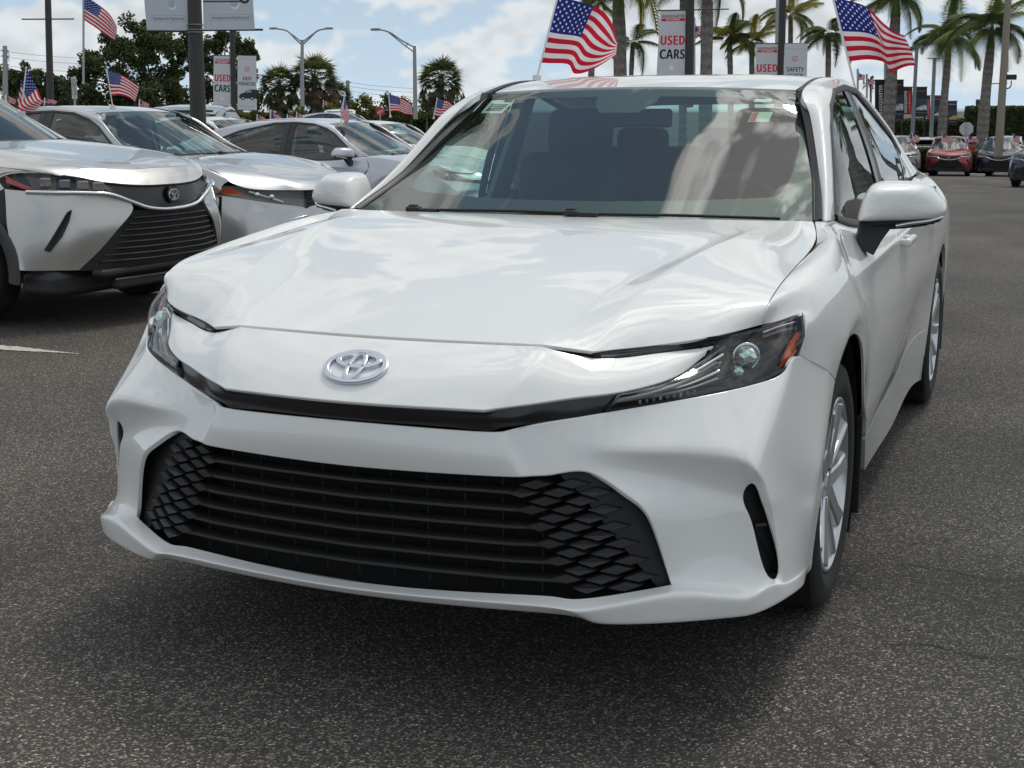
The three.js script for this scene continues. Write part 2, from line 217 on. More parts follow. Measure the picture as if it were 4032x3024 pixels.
const VERTS = `r00 0 .663 1.075; r01 .32 .656 1.031; r0b .379 .664 1.003; r02 .433 .674 .978; r03 .536 .689 .907; r04 .703 .713 .79; r05 .778 .723 .715; r0S .821 .73 .655; r06 .86 .747 .6; r07 .88 .772 .53;
r08 .914 .701 .322; r09 .916 .662 .224; r10 0 .615 1.084; r11 .345 .61 1.042; r1b .37 .636 1.015; r12 .414 .635 .995; r13 .524 .622 .946; r14 .686 .615 .889; r15 .783 .605 .842; r1S .822 .594 .818;
r16 .849 .574 .802; r17 .883 .587 .6; r18 .922 .554 .44; r19 .919 .533 .345; r20 0 .563 1.072; r21 .36 .565 1.037; r2b .417 .567 1.012; r22 .456 .569 .994; r23 .524 .572 .957; r24 .681 .556 .865;
r25 .814 .507 .782; r2S .834 .531 .777; r26 .863 .528 .778; r27 .89 .489 .585; r28 .922 .473 .483; r29 .92 .441 .383; q3 .598 .53 .945; q4 .704 .513 .868; q5 .824 .472 .785; qS .85 .488 .762;
q6 .872 .485 .762; q7 .893 .443 .578; q8 .92 .431 .489; q9 .919 .401 .391; r33 .652 .475 .932; r34 .737 .453 .862; r35 .839 .425 .775; r3S .867 .429 .742; r36 .879 .428 .733; r37 .897 .39 .57;
r38 .917 .381 .498; r39 .915 .352 .397; r40 0 .295 1.06; r41 .35 .305 1.035; r4b .472 .309 1.02; r42 .535 .308 1.004; r43 .692 .326 .905; r44 .782 .335 .85; r45 .864 .329 .76; r4S .884 .319 .72;
r46 .896 .308 .7; r47 .903 .28 .55; r48 .905 .27 .448; r49 .906 .262 .391; r50 0 .294 1.1; r51 .35 .3 1.078; r5b .493 .3 1.062; r52 .557 .298 1.04; r53 .719 .326 .955; r54 .805 .315 .9;
r55 .851 .296 .835; r5S .877 .305 .775; r56 .9 .291 .715; r57 .908 .263 .555; r58 .903 .24 .43; r59 .905 .24 .386; r60 0 .277 1.085; r61 .35 .28 1.062; r6b .522 .278 1.035; r62 .575 .263 1.02;
r63 .711 .262 .955; r64 .805 .263 .895; r65 .851 .254 .83; r6S .883 .256 .77; r66 .906 .257 .7; r67 .911 .231 .54; r68 .897 .213 .43; r69 .902 .22 .381; r70 0 .265 1.045; r80 0 .267 .925;
r71 .341 .268 1.022; r81 .326 .27 .902; r7b .509 .266 .995; r8b .486 .268 .875; r72 .56 .251 .98; r82 .534 .253 .86; r73 .693 .25 .915; r83 .661 .252 .795; r74 .785 .251 .855; r84 .749 .253 .735;
r75 .83 .242 .79; r85 .792 .244 .67; r7S .861 .244 .73; r8S .821 .246 .61; r76 .883 .245 .66; r86 .842 .247 .54; r77 .888 .219 .5; r87 .847 .221 .51; r78 .875 .201 .39; r88 .834 .203 .4;
r79 .879 .208 .341; r89 .839 .21 .351; n00 0 .818 .905; n01 .382 .819 .876; n02 .441 .803 .852; n03 .484 .793 .832; n04 .537 .791 .8; n05 .599 .797 .757; n06 .672 .804 .708; n07 .715 .81 .68;
n30 0 .711 1.09; n31 .318 .707 1.045; n32 .409 .717 .99; n33 .49 .726 .932; n34 .56 .731 .88; n35 .634 .746 .815; n36 .674 .763 .757; n37 .704 .79 .7; n10 0 .789 .973; n20 0 .754 1.035;
n11 .361 .787 .938; n21 .339 .751 .995; n12 .43 .78 .904; n22 .419 .752 .95; n13 .486 .774 .869; n23 .488 .753 .902; n14 .545 .774 .83; n24 .552 .755 .857; n15 .611 .783 .78; n25 .623 .767 .799;
n16 .673 .794 .728; n26 .674 .781 .744; n17 .711 .806 .69; n27 .707 .8 .697; s00 0 .711 1.09; s20 0 .663 1.075; s10 0 .687 1.087; s01 .318 .707 1.045; s21 .32 .656 1.031; s11 .319 .681 1.042;
s02 .409 .717 .99; s22 .409 .669 .989; s12 .409 .693 .994; s03 .49 .726 .932; s23 .484 .681 .947; s13 .487 .704 .943; s04 .56 .731 .88; s24 .536 .689 .907; s14 .548 .71 .897; e00 .54 .689 .905;
e01 .622 .699 .85; e02 .703 .713 .79; e03 .778 .724 .715; e04 .821 .73 .655; e05 .86 .748 .6; e06 .88 .773 .53; e20 .56 .731 .88; e21 .634 .745 .815; e22 .674 .763 .757; e23 .699 .782 .712;
e24 .718 .811 .678; e25 .791 .799 .632; e2x .85 .812 .585; e26 .889 .824 .515; e34 .722 .83 .685; e35 .784 .839 .605; e3x .838 .853 .54; e36 .873 .867 .475; e10 .554 .712 .902; e11 .632 .724 .843;
e12 .693 .74 .784; e13 .743 .755 .724; e14 .774 .772 .676; e15 .83 .775 .626; e16 .888 .8 .532; e0x .873 .756 .569; e1x .867 .786 .585; a00 .486 .801 .835; a10 .495 .791 .828; a01 .531 .808 .8;
a11 .537 .791 .8; a02 .593 .812 .757; a12 .599 .797 .757; a03 .662 .821 .714; a13 .672 .805 .708; h00 0 .822 .898; h01 .382 .822 .87; h02 .487 .806 .834; h03 .592 .812 .752; h04 .716 .83 .688;
h05 .804 .846 .577; h10 0 .885 .7; h11 .41 .873 .668; h12 .513 .892 .665; h15 .812 .896 .555; h20 0 .944 .44; h21 .447 .936 .42; h22 .56 .956 .41; h25 .811 .928 .377; h30 0 .998 .1;
h31 .515 .99 .09; h32 .62 .996 .083; h35 .803 .945 .117; h40 0 1.014 -.08; h41 .52 1.008 -.1; h42 .645 1.004 -.12; h45 .792 .973 -.16; h50 0 1.018 -.19; h51 .5 1.016 -.225; h52 .655 1.014 -.265;
h55 .757 1.011 -.313; h13 .621 .897 .625; h14 .728 .899 .586; h23 .65 .95 .398; h24 .741 .94 .386; h33 .686 .983 .095; h34 .752 .965 .107; h43 .698 .998 -.134; h44 .751 .987 -.149; h53 .692 1.014 -.282;
h54 .728 1.013 -.3; f00 .804 .846 .577; f01 .812 .889 .576; f02 .812 .91 .499; f03 .811 .93 .362; f04 .803 .945 .117; f05 .796 .954 -.085; f06 .79 .972 -.172; f07 .76 1.011 -.317; f08 .778 .995 -.575;
f10 .838 .853 .54; f20 .873 .867 .475; f30 .888 .834 .5; f40 .88 .772 .53; f41 .9 .736 .426; f42 .914 .701 .322; f43 .916 .662 .224; f44 .917 .722 .091; f45 .918 .734 -.067; f46 .923 .664 -.222;
f47 .915 .508 -.357; f48 .905 .404 -.519; f18 .822 .962 -.423; f28 .868 .856 -.368; f38 .905 .702 -.454; f11 .862 .905 .44; f21 .893 .862 .4; f31 .899 .815 .41; f12 .866 .924 .34; f22 .902 .872 .3;
f32 .914 .79 .31; f13 .864 .942 .2; f23 .906 .88 .15; f33 .926 .765 .19; f14 .858 .96 .06; f24 .906 .885 .04; f34 .93 .775 .075; f15 .851 .974 -.06; f25 .903 .884 -.08; f35 .931 .79 -.07;
f16 .842 .983 -.18; f26 .889 .872 -.16; f36 .926 .755 -.21; f17 .815 .985 -.33; f27 .872 .872 -.27; f37 .912 .715 -.33; d00 .778 .995 -.575; d10 .822 .962 -.423; d20 .868 .856 -.368; d30 .885 .794 -.425;
d40 .905 .702 -.454; d50 .907 .446 -.512; d60 .895 .332 -.596; d70 .872 .175 -.796; d01 .8 .948 -.92; d02 .806 .955 -1.4; d03 .806 .975 -1.92; d11 .842 .935 -.92; d12 .848 .943 -1.4; d13 .846 .965 -1.92;
d21 .889 .875 -.683; d22 .897 .891 -1.134; d23 .904 .918 -1.92; d31 .889 .826 -.702; d32 .898 .837 -1.149; d33 .905 .86 -1.92; d41 .914 .655 -.95; d42 .914 .67 -1.4; d43 .915 .7 -1.92; d51 .901 .426 -.996;
d52 .901 .479 -1.413; d53 .901 .573 -1.897; d61 .882 .34 -1.02; d62 .882 .355 -1.4; d63 .884 .42 -1.88; d71 .872 .168 -1.217; d72 .872 .165 -1.592; d73 .875 .199 -2.053; d04 .79 .998 -2.45; d14 .838 .99 -2.45;
d24 .903 .925 -2.42; d34 .912 .865 -2.42; d44 .918 .72 -2.36; d54 .913 .613 -2.546; d64 .905 .403 -2.436; d74 .885 .167 -2.467; d05 .772 1.02 -2.8; d15 .835 .985 -2.8; d25 .902 .905 -2.8; d35 .92 .83 -2.8;
d45 .921 .775 -2.8; d55 .914 .729 -2.839; d06 .76 1.02 -3.15; d16 .825 .985 -3.15; d26 .892 .905 -3.15; d36 .908 .83 -3.18; d46 .912 .72 -3.2; d56 .908 .588 -3.128; d07 .74 1.02 -3.45; d17 .79 .99 -3.45;
d27 .85 .9 -3.5; d37 .868 .8 -3.52; d47 .872 .62 -3.5; d57 .88 .3 -3.218; d08 .66 1.03 -3.75; d18 .7 .98 -3.76; d28 .735 .88 -3.8; d38 .74 .78 -3.82; d48 .74 .55 -3.8; d58 .74 .3 -3.74;
w00 0 1 -.165; w01 .4 .996 -.235; w02 .62 .992 -.35; w03 .743 1.004 -.402; w10 0 1.118 -.425; w13 .695 1.102 -.646; w20 0 1.235 -.675; w23 .642 1.22 -.852; w30 0 1.33 -.88; w33 .597 1.303 -.995;
w40 0 1.398 -1.03; w43 .554 1.383 -1.088; w41 .262 1.393 -1.045; w42 .431 1.387 -1.067; w11 .368 1.114 -.487; w12 .577 1.107 -.577; w21 .34 1.231 -.725; w22 .533 1.225 -.797; w31 .316 1.322 -.912; w32 .496 1.311 -.959;
m0 .765 1.008 -.413; m1 .718 1.103 -.632; m2 .665 1.231 -.809; m3 .618 1.328 -.941; m4 .583 1.38 -1.024; g0 .777 .997 -.567; g1 .742 1.122 -.731; g2 .7 1.267 -.907; g3 .676 1.332 -1.035; g4 .655 1.387 -1.227;
g5 .646 1.404 -1.485; g6 .645 1.395 -1.79; g7 .66 1.301 -2.293; g8 .692 1.223 -2.519; g9 .722 1.138 -2.667; t4 .583 1.38 -1.024; t5 .578 1.425 -1.3; t6 .578 1.438 -1.62; t7 .575 1.415 -2.15; t8 .585 1.335 -2.62;
t9 .61 1.23 -2.98; u0 .782 1.008 -.416; u1 .738 1.119 -.632; u2 .692 1.249 -.818; u3 .66 1.331 -.938; u4 .628 1.398 -1.16; u5 .622 1.425 -1.38; u6 .625 1.427 -1.7; u7 .64 1.365 -2.18; u8 .668 1.268 -2.58;
u9 .7 1.17 -2.86; gA .757 1.025 -2.607; uA .755 1.04 -3.1; tA .66 1.09 -3.35      `;
// ---------------------------------------------------------------- the lot: asphalt that falls away behind the cars, painted lines, cracks
const ground = (x, z) => { const d = Math.max(0, -z - 3.2), e = Math.min(d, 70), k = lerp(0.004, 0.0282, smooth(-22, -5, x)); return -k * (e < 8 ? e * e / 16 : e < 60 ? e - 4 : 56 + (e - 60) - (e - 60) ** 2 / 20); };
// a point of the world from where it stands in the view and how far off it is
const CAM = camera.position.clone(); camera.updateMatrixWorld(true);
const spot = (px, py, depth) => new THREE.Vector3((px - 2016) / 5371, -(py - 1512) / 5371, -1).multiplyScalar(depth).applyMatrix4(camera.matrixWorld).toArray();
const onGround = (px, depth) => { const p = spot(px, 440, depth); return [p[0], ground(p[0], p[2]), p[2]]; };
{
  const r = rng(11), N = 1024, h = new Float32Array(N * N), stone = new Float32Array(N * N), tone = new Float32Array(N * N);
  for (let k = 0; k < 90000; k++) {                            // aggregate: stones of 2 to 9 mm in dark binder, 1.6 m to the tile
    const cx = r() * N, cy = r() * N, rad = 0.7 + 1.5 * Math.pow(r(), 2.4), t = r(), top = 0.4 + 0.6 * r(), e = 0.6 + 0.8 * r(), an = r() * 3.14, ca = Math.cos(an), sa = Math.sin(an), R = Math.ceil(rad * 1.5);
    for (let y = -R; y <= R; y++) for (let x = -R; x <= R; x++) { const u = (x * ca + y * sa) * e, v = (-x * sa + y * ca) / e, d = Math.hypot(u, v) / rad; if (d > 1) continue; const i = (((cy + y) | 0) + N) % N * N + (((cx + x) | 0) + N) % N, q = top * (1 - d * d * 0.8); if (q > h[i]) { h[i] = q; stone[i] = 1; tone[i] = t; } }
  }
  const px = (x, y) => { const i = (y | 0) * N + (x | 0); return i; };
  const col = dataTexture(N, N, (u, v, x, y) => { const i = px(x, y), t = tone[i]; if (!stone[i]) { const b = 0.22 + 0.08 * r(); return [b, b * 0.99, b * 0.98]; } const b = t > 0.92 ? 0.80 + 0.18 * r() : t > 0.4 ? 0.50 + 0.17 * (t - 0.4) / 0.5 + 0.06 * r() : 0.34 + 0.28 * t + 0.06 * r(); return [b * 1.02, b * 0.98, b * (t > 0.75 ? 0.89 : 0.94)]; }, true);
  const bump = dataTexture(N, N, (u, v, x, y) => { const i = px(x, y); return [0.15 + 0.85 * h[i]]; });
  for (const t of [col, bump]) t.repeat.set(1 / 1.6, 1 / 1.6);
  const pos = [], idx = [], uv = [], vc = [], xs = [], zs = [];
  for (let i = -110; i <= 110; i++) xs.push(Math.sign(i) * (Math.abs(i) * 0.045 + Math.pow(Math.abs(i) / 110, 4) * 900)); for (let i = -70; i <= 150; i++) zs.push(1 - Math.sign(i) * (Math.abs(i) * 0.055 + Math.pow(Math.abs(i) / 150, 4.5) * 1500));
  for (const z of zs) for (const x of xs) {
    pos.push(x, ground(x, z), z); uv.push(x + 0.3 * z, z);
    const s = fbm(x * 0.9, 3.3, z * 0.9, 4), w = fbm(x * 0.22 + 9, 1.1, z * 0.22, 3), oil = smooth(0.16, 0.42, fbm(x * 0.55 - 4, 8.8, z * 0.55, 4)), b = 0.94 + 0.75 * s + 0.6 * w - 0.34 * oil, worn = clamp(0.5 + 1.6 * w);
    vc.push(b * lerp(0.96, 1.06, worn), b * lerp(0.98, 1.0, worn), b * lerp(1.02, 0.93, worn));
  }
  const n = xs.length; for (let j = 0; j + 1 < zs.length; j++) for (let i = 0; i + 1 < n; i++) { const a = j * n + i; idx.push(a, a + 1, a + n, a + 1, a + n + 1, a + n); }
  const g = geometry(pos, null, idx, uv); g.setAttribute('color', new THREE.Float32BufferAttribute(vc, 3));
  setting('asphalt_ground', g, new THREE.MeshStandardMaterial({ map: col, bumpMap: bump, bumpScale: 0.004, roughness: 0.88, vertexColors: true, color: rgb(0.70, 0.69, 0.675) }));
  // worn painted bay lines
  const line = (a, b, w, seed) => { const q = rng(seed), pos2 = [], idx2 = [], L = vsub(b, a), len = Math.hypot(L[0], L[2]), d = [L[0] / len, 0, L[2] / len], s = [-d[2], 0, d[0]], n2 = Math.ceil(len / 0.025); for (let k = 0; k <= n2; k++) { const t = k / n2, x = a[0] + L[0] * t, z = a[2] + L[2] * t, e0 = w / 2 * (0.82 + 0.3 * q()), e1 = w / 2 * (0.82 + 0.3 * q()); const taper = smooth(0, 0.1, t) * smooth(0, 0.1, 1 - t) * 0.9 + 0.1; for (const e of [e0 * taper, -e1 * taper]) { const X = x + s[0] * e, Z = z + s[2] * e; pos2.push(X, ground(X, Z) + 0.004, Z); } } for (let k = 0; k < n2; k++) { const i = k * 2; idx2.push(i, i + 2, i + 1, i + 1, i + 2, i + 3); } return geometry(pos2, null, idx2); };
  const lineTex = dataTexture(128, 128, () => { const v = r(); const b = v < 0.16 ? 0.30 : 0.74 + 0.12 * r(); return [b, b * 0.985, b * 0.93]; }, true), lineMat = new THREE.MeshStandardMaterial({ map: lineTex, roughness: 0.85 });
  const painted = (L) => { for (const [a, b, w, s] of L) { const g2 = line(a, b, w, s), p = g2.attributes.position, u2 = []; for (let k = 0; k < p.count; k++) u2.push(p.getX(k) * 2.2, p.getZ(k) * 2.2); g2.setAttribute('uv', new THREE.Float32BufferAttribute(u2, 2)); setting('painted_line', g2, lineMat); } };
  painted([[[-9, 0, -2.5], [-3.62, 0, -2.43], 0.12, 1], [[-9.5, 0, -5.6], [-3.9, 0, -5.52], 0.10, 2], [[-9.5, 0, -8.6], [-4.2, 0, -8.55], 0.10, 3]]);
  // open cracks in the asphalt
  const cracks = [[[0.99, -0.55], [1.06, -0.62], [1.17, -0.72], [1.2, -0.95]], [[0.96, -0.35], [1.1, -0.40], [1.28, -0.36], [1.45, -0.42]], [[1.02, 0.30], [1.16, 0.22], [1.32, 0.25], [1.5, 0.18]], [[0.25, 1.32], [0.36, 1.42], [0.40, 1.62], [0.52, 1.8]], [[-0.9, 1.9], [-0.75, 1.95], [-0.62, 1.9]], [[-1.55, 0.9], [-1.42, 0.86], [-1.35, 0.9]], [[1.0, 0.72], [1.12, 0.9], [1.2, 1.0]], [[1.35, -1.3], [1.5, -1.34], [1.75, -1.28]], [[1.6, -0.1], [1.75, -0.18], [1.95, -0.14]]];
  const cg = cracks.map((c, k) => { const q = rng(50 + k), P2 = new THREE.CatmullRomCurve3(c.map(([x, z]) => new THREE.Vector3(x, 0, z))).getPoints(40), pos2 = [], idx2 = []; P2.forEach((p, i) => { const w = (0.0012 + 0.0022 * q()) * Math.sin(Math.PI * (i + 0.4) / 41), X = p.x + 0.012 * (q() - 0.5), Z = p.z + 0.012 * (q() - 0.5); pos2.push(X, 0.004, Z - w, X, 0.004, Z + w); }); for (let i = 0; i < 40; i++) { const a = i * 2; idx2.push(a, a + 1, a + 2, a + 1, a + 3, a + 2); } return geometry(pos2, null, idx2); });
  setting('pavement_crack', cg, std(0.02, 0.019, 0.018, 0.95));
}
// ---------------------------------------------------------------- the white sedan
const P = points(VERTS);
const car = thing('sedan_car', 'glossy white sedan parked nose first in the middle of the foreground', 'car');
const extra = (o) => Object.assign(P, o);
{
  const cols = '0 1 b 2 3 4 5 S 6 7 8 9'.split(' '), row = (r) => cols.map((c) => 'r' + r + c).join(' ');
  const c = new Cage(P);
  c.grid([row(0), row(1), row(2)]);
  const q = '- - - - r23 r24 r25 r2S r26 r27 r28 r29', qq = '- - - - q3 q4 q5 qS q6 q7 q8 q9', r3 = '- - - - r33 r34 r35 r3S r36 r37 r38 r39', r4 = '- - - - r43 r44 r45 r4S r46 r47 r48 r49';
  const left = (t) => t.split(' ').map((n, i) => (i <= 6 ? n : '-')).join(' '), right = (t) => t.split(' ').map((n, i) => (i >= 7 ? n : '-')).join(' ');
  for (const f of [left, right]) c.grid([q, qq, r3, r4].map(f));
  c.grid([row(4), row(5), row(6), row(7), row(8)]);
  c.crease('r13 r14 r15 r1S', 2).crease('r1S r16 r26 q6 r36 r46', 1.6).crease('r18 r28 q8 r38 r48', 1.5);
  c.crease('r50 r51 r5b r52 r53', 1.6).crease('r53 r54 r55', 0.8).crease('r55 r5S r56', 1.2).crease('r43 r53', 1).crease('r60 r61 r6b r62 r63 r64 r65 r6S r66 r67 r68 r69', 2.2).crease('r00 r10 r20', 0).crease('r01 r11 r21', 0.9).crease('r11 r03', 0);
  c.corners('r43 r08');
  c.mirror();
  const m = c.build(3);
  part('bumper', panel(m, 0, { gap: 0.0022, depth: 0.012, roll: 0.004 }), M.white, car);
}
{
  const c = new Cage(P);
  c.grid([0, 1, 2, 3].map((r) => '01234567'.split('').map((k) => 'n' + r + k).join(' ')));
  c.crease('n01 n11 n21 n31', 1.3).corners('n01 n31 n03').mirror();
  const m = c.build(3); part('panel_joint', sealOf(m), M.liner, car);
  part('nose_panel', panel(m, 0, { gap: 0.0022, depth: 0.008, roll: 0.003 }), M.white, car);
  const s = new Cage(P);
  s.grid([0, 1, 2].map((r) => '01234'.split('').map((k) => 's' + r + k).join(' '))).corners('s01 s21').mirror();
  part('trim_strip', panel(s.build(3), 0, { gap: 0.001, depth: 0.02, push: -0.006 }), M.gloss, car);
}
{
  const c = new Cage(P);
  c.grid([5, 4, 3, 2, 1, 0].map((r) => '012345'.split('').map((k) => 'h' + r + k).join(' ')));
  c.crease('h01 h11 h21', 2.4).crease('h21 h31', 0.9).crease('h02 h12 h22 h32', 2.6).crease('h32 h42', 1.2).corners('h01 h02').mirror();
  const m = c.build(4); part('panel_joint', sealOf(m), M.liner, car);
  part('hood', panel(m, 0, { gap: 0.003, depth: 0.008, roll: 0.002 }), M.white, car);
}
{
  const c = new Cage(P);
  c.grid(['f00 f01 f02 f03 f04 f05 f06 f07 f08', 'f10 f11 f12 f13 f14 f15 f16 f17 f18', 'f20 f21 f22 f23 f24 f25 f26 f27 f28', 'f30 f31 f32 f33 f34 f35 f36 f37 f38', 'f40 f41 f42 f43 f44 f45 f46 f47 f48']);
  c.crease('f33 f34 f35 f36', 1).corners('f43 f07 f20');
  const fm = c.build(3);
  const g = panel(fm, 0, { gap: 0.0028, depth: 0.008, roll: 0.002 });
  for (const q of both(g)) part('fender', q, M.white, car);
  // doors, sill and rear quarter share one skin, cut where the door joints run
  const d = new Cage(P), R = (r, a, b) => '012345678'.split('').map((k) => (k >= a && k <= b ? 'd' + r + k : '-')).join(' ');
  d.grid([0, 1, 2, 3, 4, 5, 6].map((r) => R(r, 0, 2)), 1); d.grid([0, 1, 2, 3, 4, 5, 6].map((r) => R(r, 2, 4)), 2); d.grid([6, 7].map((r) => R(r, 0, 4)), 3);
  d.grid([0, 1, 2, 3, 4, 5].map((r) => R(r, 4, 8)), 4);
  d.crease('d20 d21 d22 d23', 1.8).crease('d23 d24', 0.8).crease('d30 d31 d32', 1.8).crease('d32 d33', 0.9).crease('d50 d51 d52 d53', 1.8).crease('d60 d61 d62 d63 d64', 1.8).corners('d54 d64');
  const m = d.build(3), names = [, 'front_door', 'rear_door', 'sill', 'rear_quarter'];
  for (let t = 1; t <= 2; t++) for (const q of both(sealOf(m, t))) part('panel_joint', q, M.liner, car);
  for (let t = 1; t <= 4; t++) for (const q of both(panel(m, t, { gap: 0.002, depth: 0.02, roll: 0.002 }))) part(names[t], q, M.white, car);
}
// rear of the body, closed so that light and reflections behave
extra({ k0: [0, 1.05, -3.75], k1: [0.66, 1.03, -3.75], k2: [0, 1.0, -3.88], k3: [0.70, 0.98, -3.80], k4: [0, 0.75, -3.92], k5: [0.74, 0.75, -3.83], k6: [0, 0.3, -3.86], k7: [0.74, 0.3, -3.74], k8: [0, 1.07, -3.36], k9: [0.70, 1.035, -3.36] });
{
  const c = new Cage(P); c.grid(['k8 k9', 'k0 k1', 'k2 k3', 'k4 k5', 'k6 k7']); c.crease('k0 k1', 1).mirror();
  part('tail_panel', panel(c.build(3), 0, { depth: 0.02 }), M.white, car);
}
// ---------------------------------------------------------------- greenhouse
let glassV;
{
  const c = new Cage(P); c.grid([4, 3, 2, 1, 0].map((r) => '0123'.split('').map((k) => 'w' + r + k).join(' '))).mirror();
  const m = c.build(4), ws = part('windshield', panel(m, 0, { gap: 0.002, depth: 0 }), M.wind, car);
  // printed black border on the inside of the glass
  const fine = c.build(6, 6); glassV = c.build(5, 6).V;
  const N = vertexNormals(fine.V, fine.F), keep = [], pos = [], nor = [], idx = [];
  const lim = (p) => { const t = clamp((p[1] - 1.0) / 0.39), half = lerp(0.743, 0.554, t), s = Math.abs(p[0]) / half, wide = lerp(0.075, 0.022, smooth(0.0, 0.28, t)); return (1 - s) * half < wide || p[1] < 1.058 + 0.014 * s * s + Math.max(0, s - 0.84) ** 2 * 9 || p[1] > 1.372 - 0.012 * s * s || (Math.abs(p[0]) < 0.11 && p[1] > 1.318 + 0.9 * Math.max(0, Math.abs(p[0]) - 0.07)); };
  fine.F.forEach((f) => { const q = vmul(f.reduce((s, v) => vadd(s, fine.V[v]), [0, 0, 0]), 0.25); if (lim(q)) keep.push(f); });
  const seen = new Map(), use = (v) => { if (!seen.has(v)) { seen.set(v, pos.length / 3); pos.push(...vadd(fine.V[v], vmul(N[v], -0.004))); nor.push(...N[v]); } return seen.get(v); };
  for (const f of keep) { const q = f.map(use); idx.push(q[0], q[1], q[2], q[0], q[2], q[3]); }
  part('glass_border', geometry(pos, nor, idx), M.black, ws);
}
extra({ j0: [0, 1.402, -1.04], j1: [0.265, 1.399, -1.055], j2: [0.43, 1.393, -1.078], j3: [0.546, 1.388, -1.098], j10: [0, 1.438, -1.30], j11: [0.27, 1.436, -1.31], j12: [0.44, 1.431, -1.31], j13: [0.558, 1.420, -1.31], j20: [0, 1.456, -1.62], j21: [0.27, 1.454, -1.62], j22: [0.44, 1.448, -1.62], j23: [0.560, 1.437, -1.62], j30: [0, 1.438, -2.15], j31: [0.27, 1.436, -2.15], j32: [0.44, 1.430, -2.15], j33: [0.558, 1.417, -2.15], j40: [0, 1.36, -2.62], j41: [0.27, 1.358, -2.62], j42: [0.44, 1.352, -2.62], j43: [0.566, 1.338, -2.62] });
{
  const c = new Cage(P); c.grid([4, 3, 2, 1].map((r) => '0123'.split('').map((k) => 'j' + r + k).join(' ')).concat(['j0 j1 j2 j3'])).mirror();
  part('roof', panel(c.build(3), 0, { gap: 0.001, depth: 0.012 }), M.white, car);
  const b = new Cage(P); extra({ b0: [0, 1.352, -2.66], b1: [0.27, 1.35, -2.66], b2: [0.44, 1.344, -2.66], b3: [0.57, 1.33, -2.66], b10: [0, 1.19, -3.05], b11: [0.30, 1.19, -3.05], b12: [0.48, 1.185, -3.03], b13: [0.61, 1.175, -3.0], b20: [0, 1.07, -3.35], b21: [0.33, 1.068, -3.34], b22: [0.53, 1.06, -3.30], b23: [0.66, 1.05, -3.24] });
  b.grid(['b20 b21 b22 b23', 'b10 b11 b12 b13', 'b0 b1 b2 b3']).mirror();
  part('rear_window', panel(b.build(3), 0, { depth: 0 }), M.side, car);
  // black drip moulding along the roof and down the windscreen pillars
  const strip = (L, n, w, h) => { const pos = [], idx = []; L.forEach((p, i) => { const a = L[Math.max(0, i - 1)], z = L[Math.min(L.length - 1, i + 1)], t = vnorm(vsub(z, a)), s = vnorm(vcross(t, n(i))), nn = vnorm(vcross(s, t)); for (const [x, y] of [[-w, -h], [-w, h * 0.6], [-w * 0.5, h], [w * 0.5, h], [w, h * 0.6], [w, -h]]) pos.push(...vadd(p, vadd(vmul(s, x), vmul(nn, y)))); }); for (let i = 0; i + 1 < L.length; i++) for (let k = 0; k < 5; k++) { const a = i * 6 + k, b2 = a + 6; idx.push(a, b2, a + 1, a + 1, b2, b2 + 1); } const g = geometry(pos, null, idx), q = g.toNonIndexed(); q.computeVertexNormals(); return q; };
  const curve = (names, k = 40) => new THREE.CatmullRomCurve3(names.map((n) => new THREE.Vector3(...(Array.isArray(n) ? n : P[n])))).getPoints(k).map((v) => v.toArray());
  const midp = (a, b, t = 0.5) => vmix(P[a], P[b], t);
  const drip = strip(curve([midp('j13', 't5'), midp('j23', 't6'), midp('j33', 't7'), midp('j43', 't8')].reduce((s, p, i) => (i ? [...s, p] : [vmix(P.w43, P.m4, 0.5), p]), [])), () => [0, 1, 0], 0.011, 0.003);
  for (const q of both(drip)) part('drip_moulding', q, M.black, car);
  const pillarN = vnorm(vcross(vsub(P.w43, P.w03), vsub(P.m1, P.w13))), pn = pillarN[1] < 0 ? vmul(pillarN, -1) : pillarN;
  const up = curve([vmix(P.w03, P.m0, 0.45), vmix(P.w13, P.m1, 0.45), vmix(P.w23, P.m2, 0.45), vmix(P.w33, P.m3, 0.45), vmix(P.w43, P.m4, 0.5)]);
  for (const q of both(strip(up, () => pn, 0.0125, 0.003))) part('windscreen_moulding', q, M.satin, car);
  const inn = curve(['w03', 'w13', 'w23', 'w33', 'w43']); for (const q of both(strip(inn, () => pn, 0.0045, 0.004))) part('windscreen_seal', q, M.black, car);
  // pillar and roof rail in body colour
  const a = new Cage(P);
  a.grid(['m0 u0 g0', 'm1 u1 g1', 'm2 u2 g2', 'm3 u3 g3', 'm4 u4 g4', 't5 u5 g5', 't6 u6 g6', 't7 u7 g7', 't8 u8 g8', 't9 u9 g9', 'tA uA gA'].reverse());
  const am = a.build(3);
  for (const q of both(panel(am, 0, { gap: 0.0005, depth: 0.02, roll: 0.002 }))) part('roof_rail', q, M.white, car);
  // side glass, its frame and the centre pillar
  const belt = [[0.777, 0.997, -0.567], [0.786, 0.972, -0.75], [0.797, 0.951, -0.95], [0.80, 0.950, -1.10], [0.802, 0.952, -1.28], [0.803, 0.957, -1.52], [0.803, 0.968, -1.80], [0.792, 0.992, -2.25], [0.782, 1.003, -2.45], [0.762, 1.018, -2.60]];
  const top = ['g0', 'g1', 'g2', 'g3', 'g4', 'g5', 'g6', 'g7', 'g8', 'g9'].map((n) => P[n]);
  const bow = (s) => 0.018 * 4 * s * (1 - s), onGlass = (k, s) => { const i = Math.min(8, Math.floor(k)), f = k - i, p = vmix(vmix(belt[i], belt[i + 1], f), vmix(top[i], top[i + 1], f), s); return [p[0] + bow(s) - 0.008, p[1], p[2]]; };
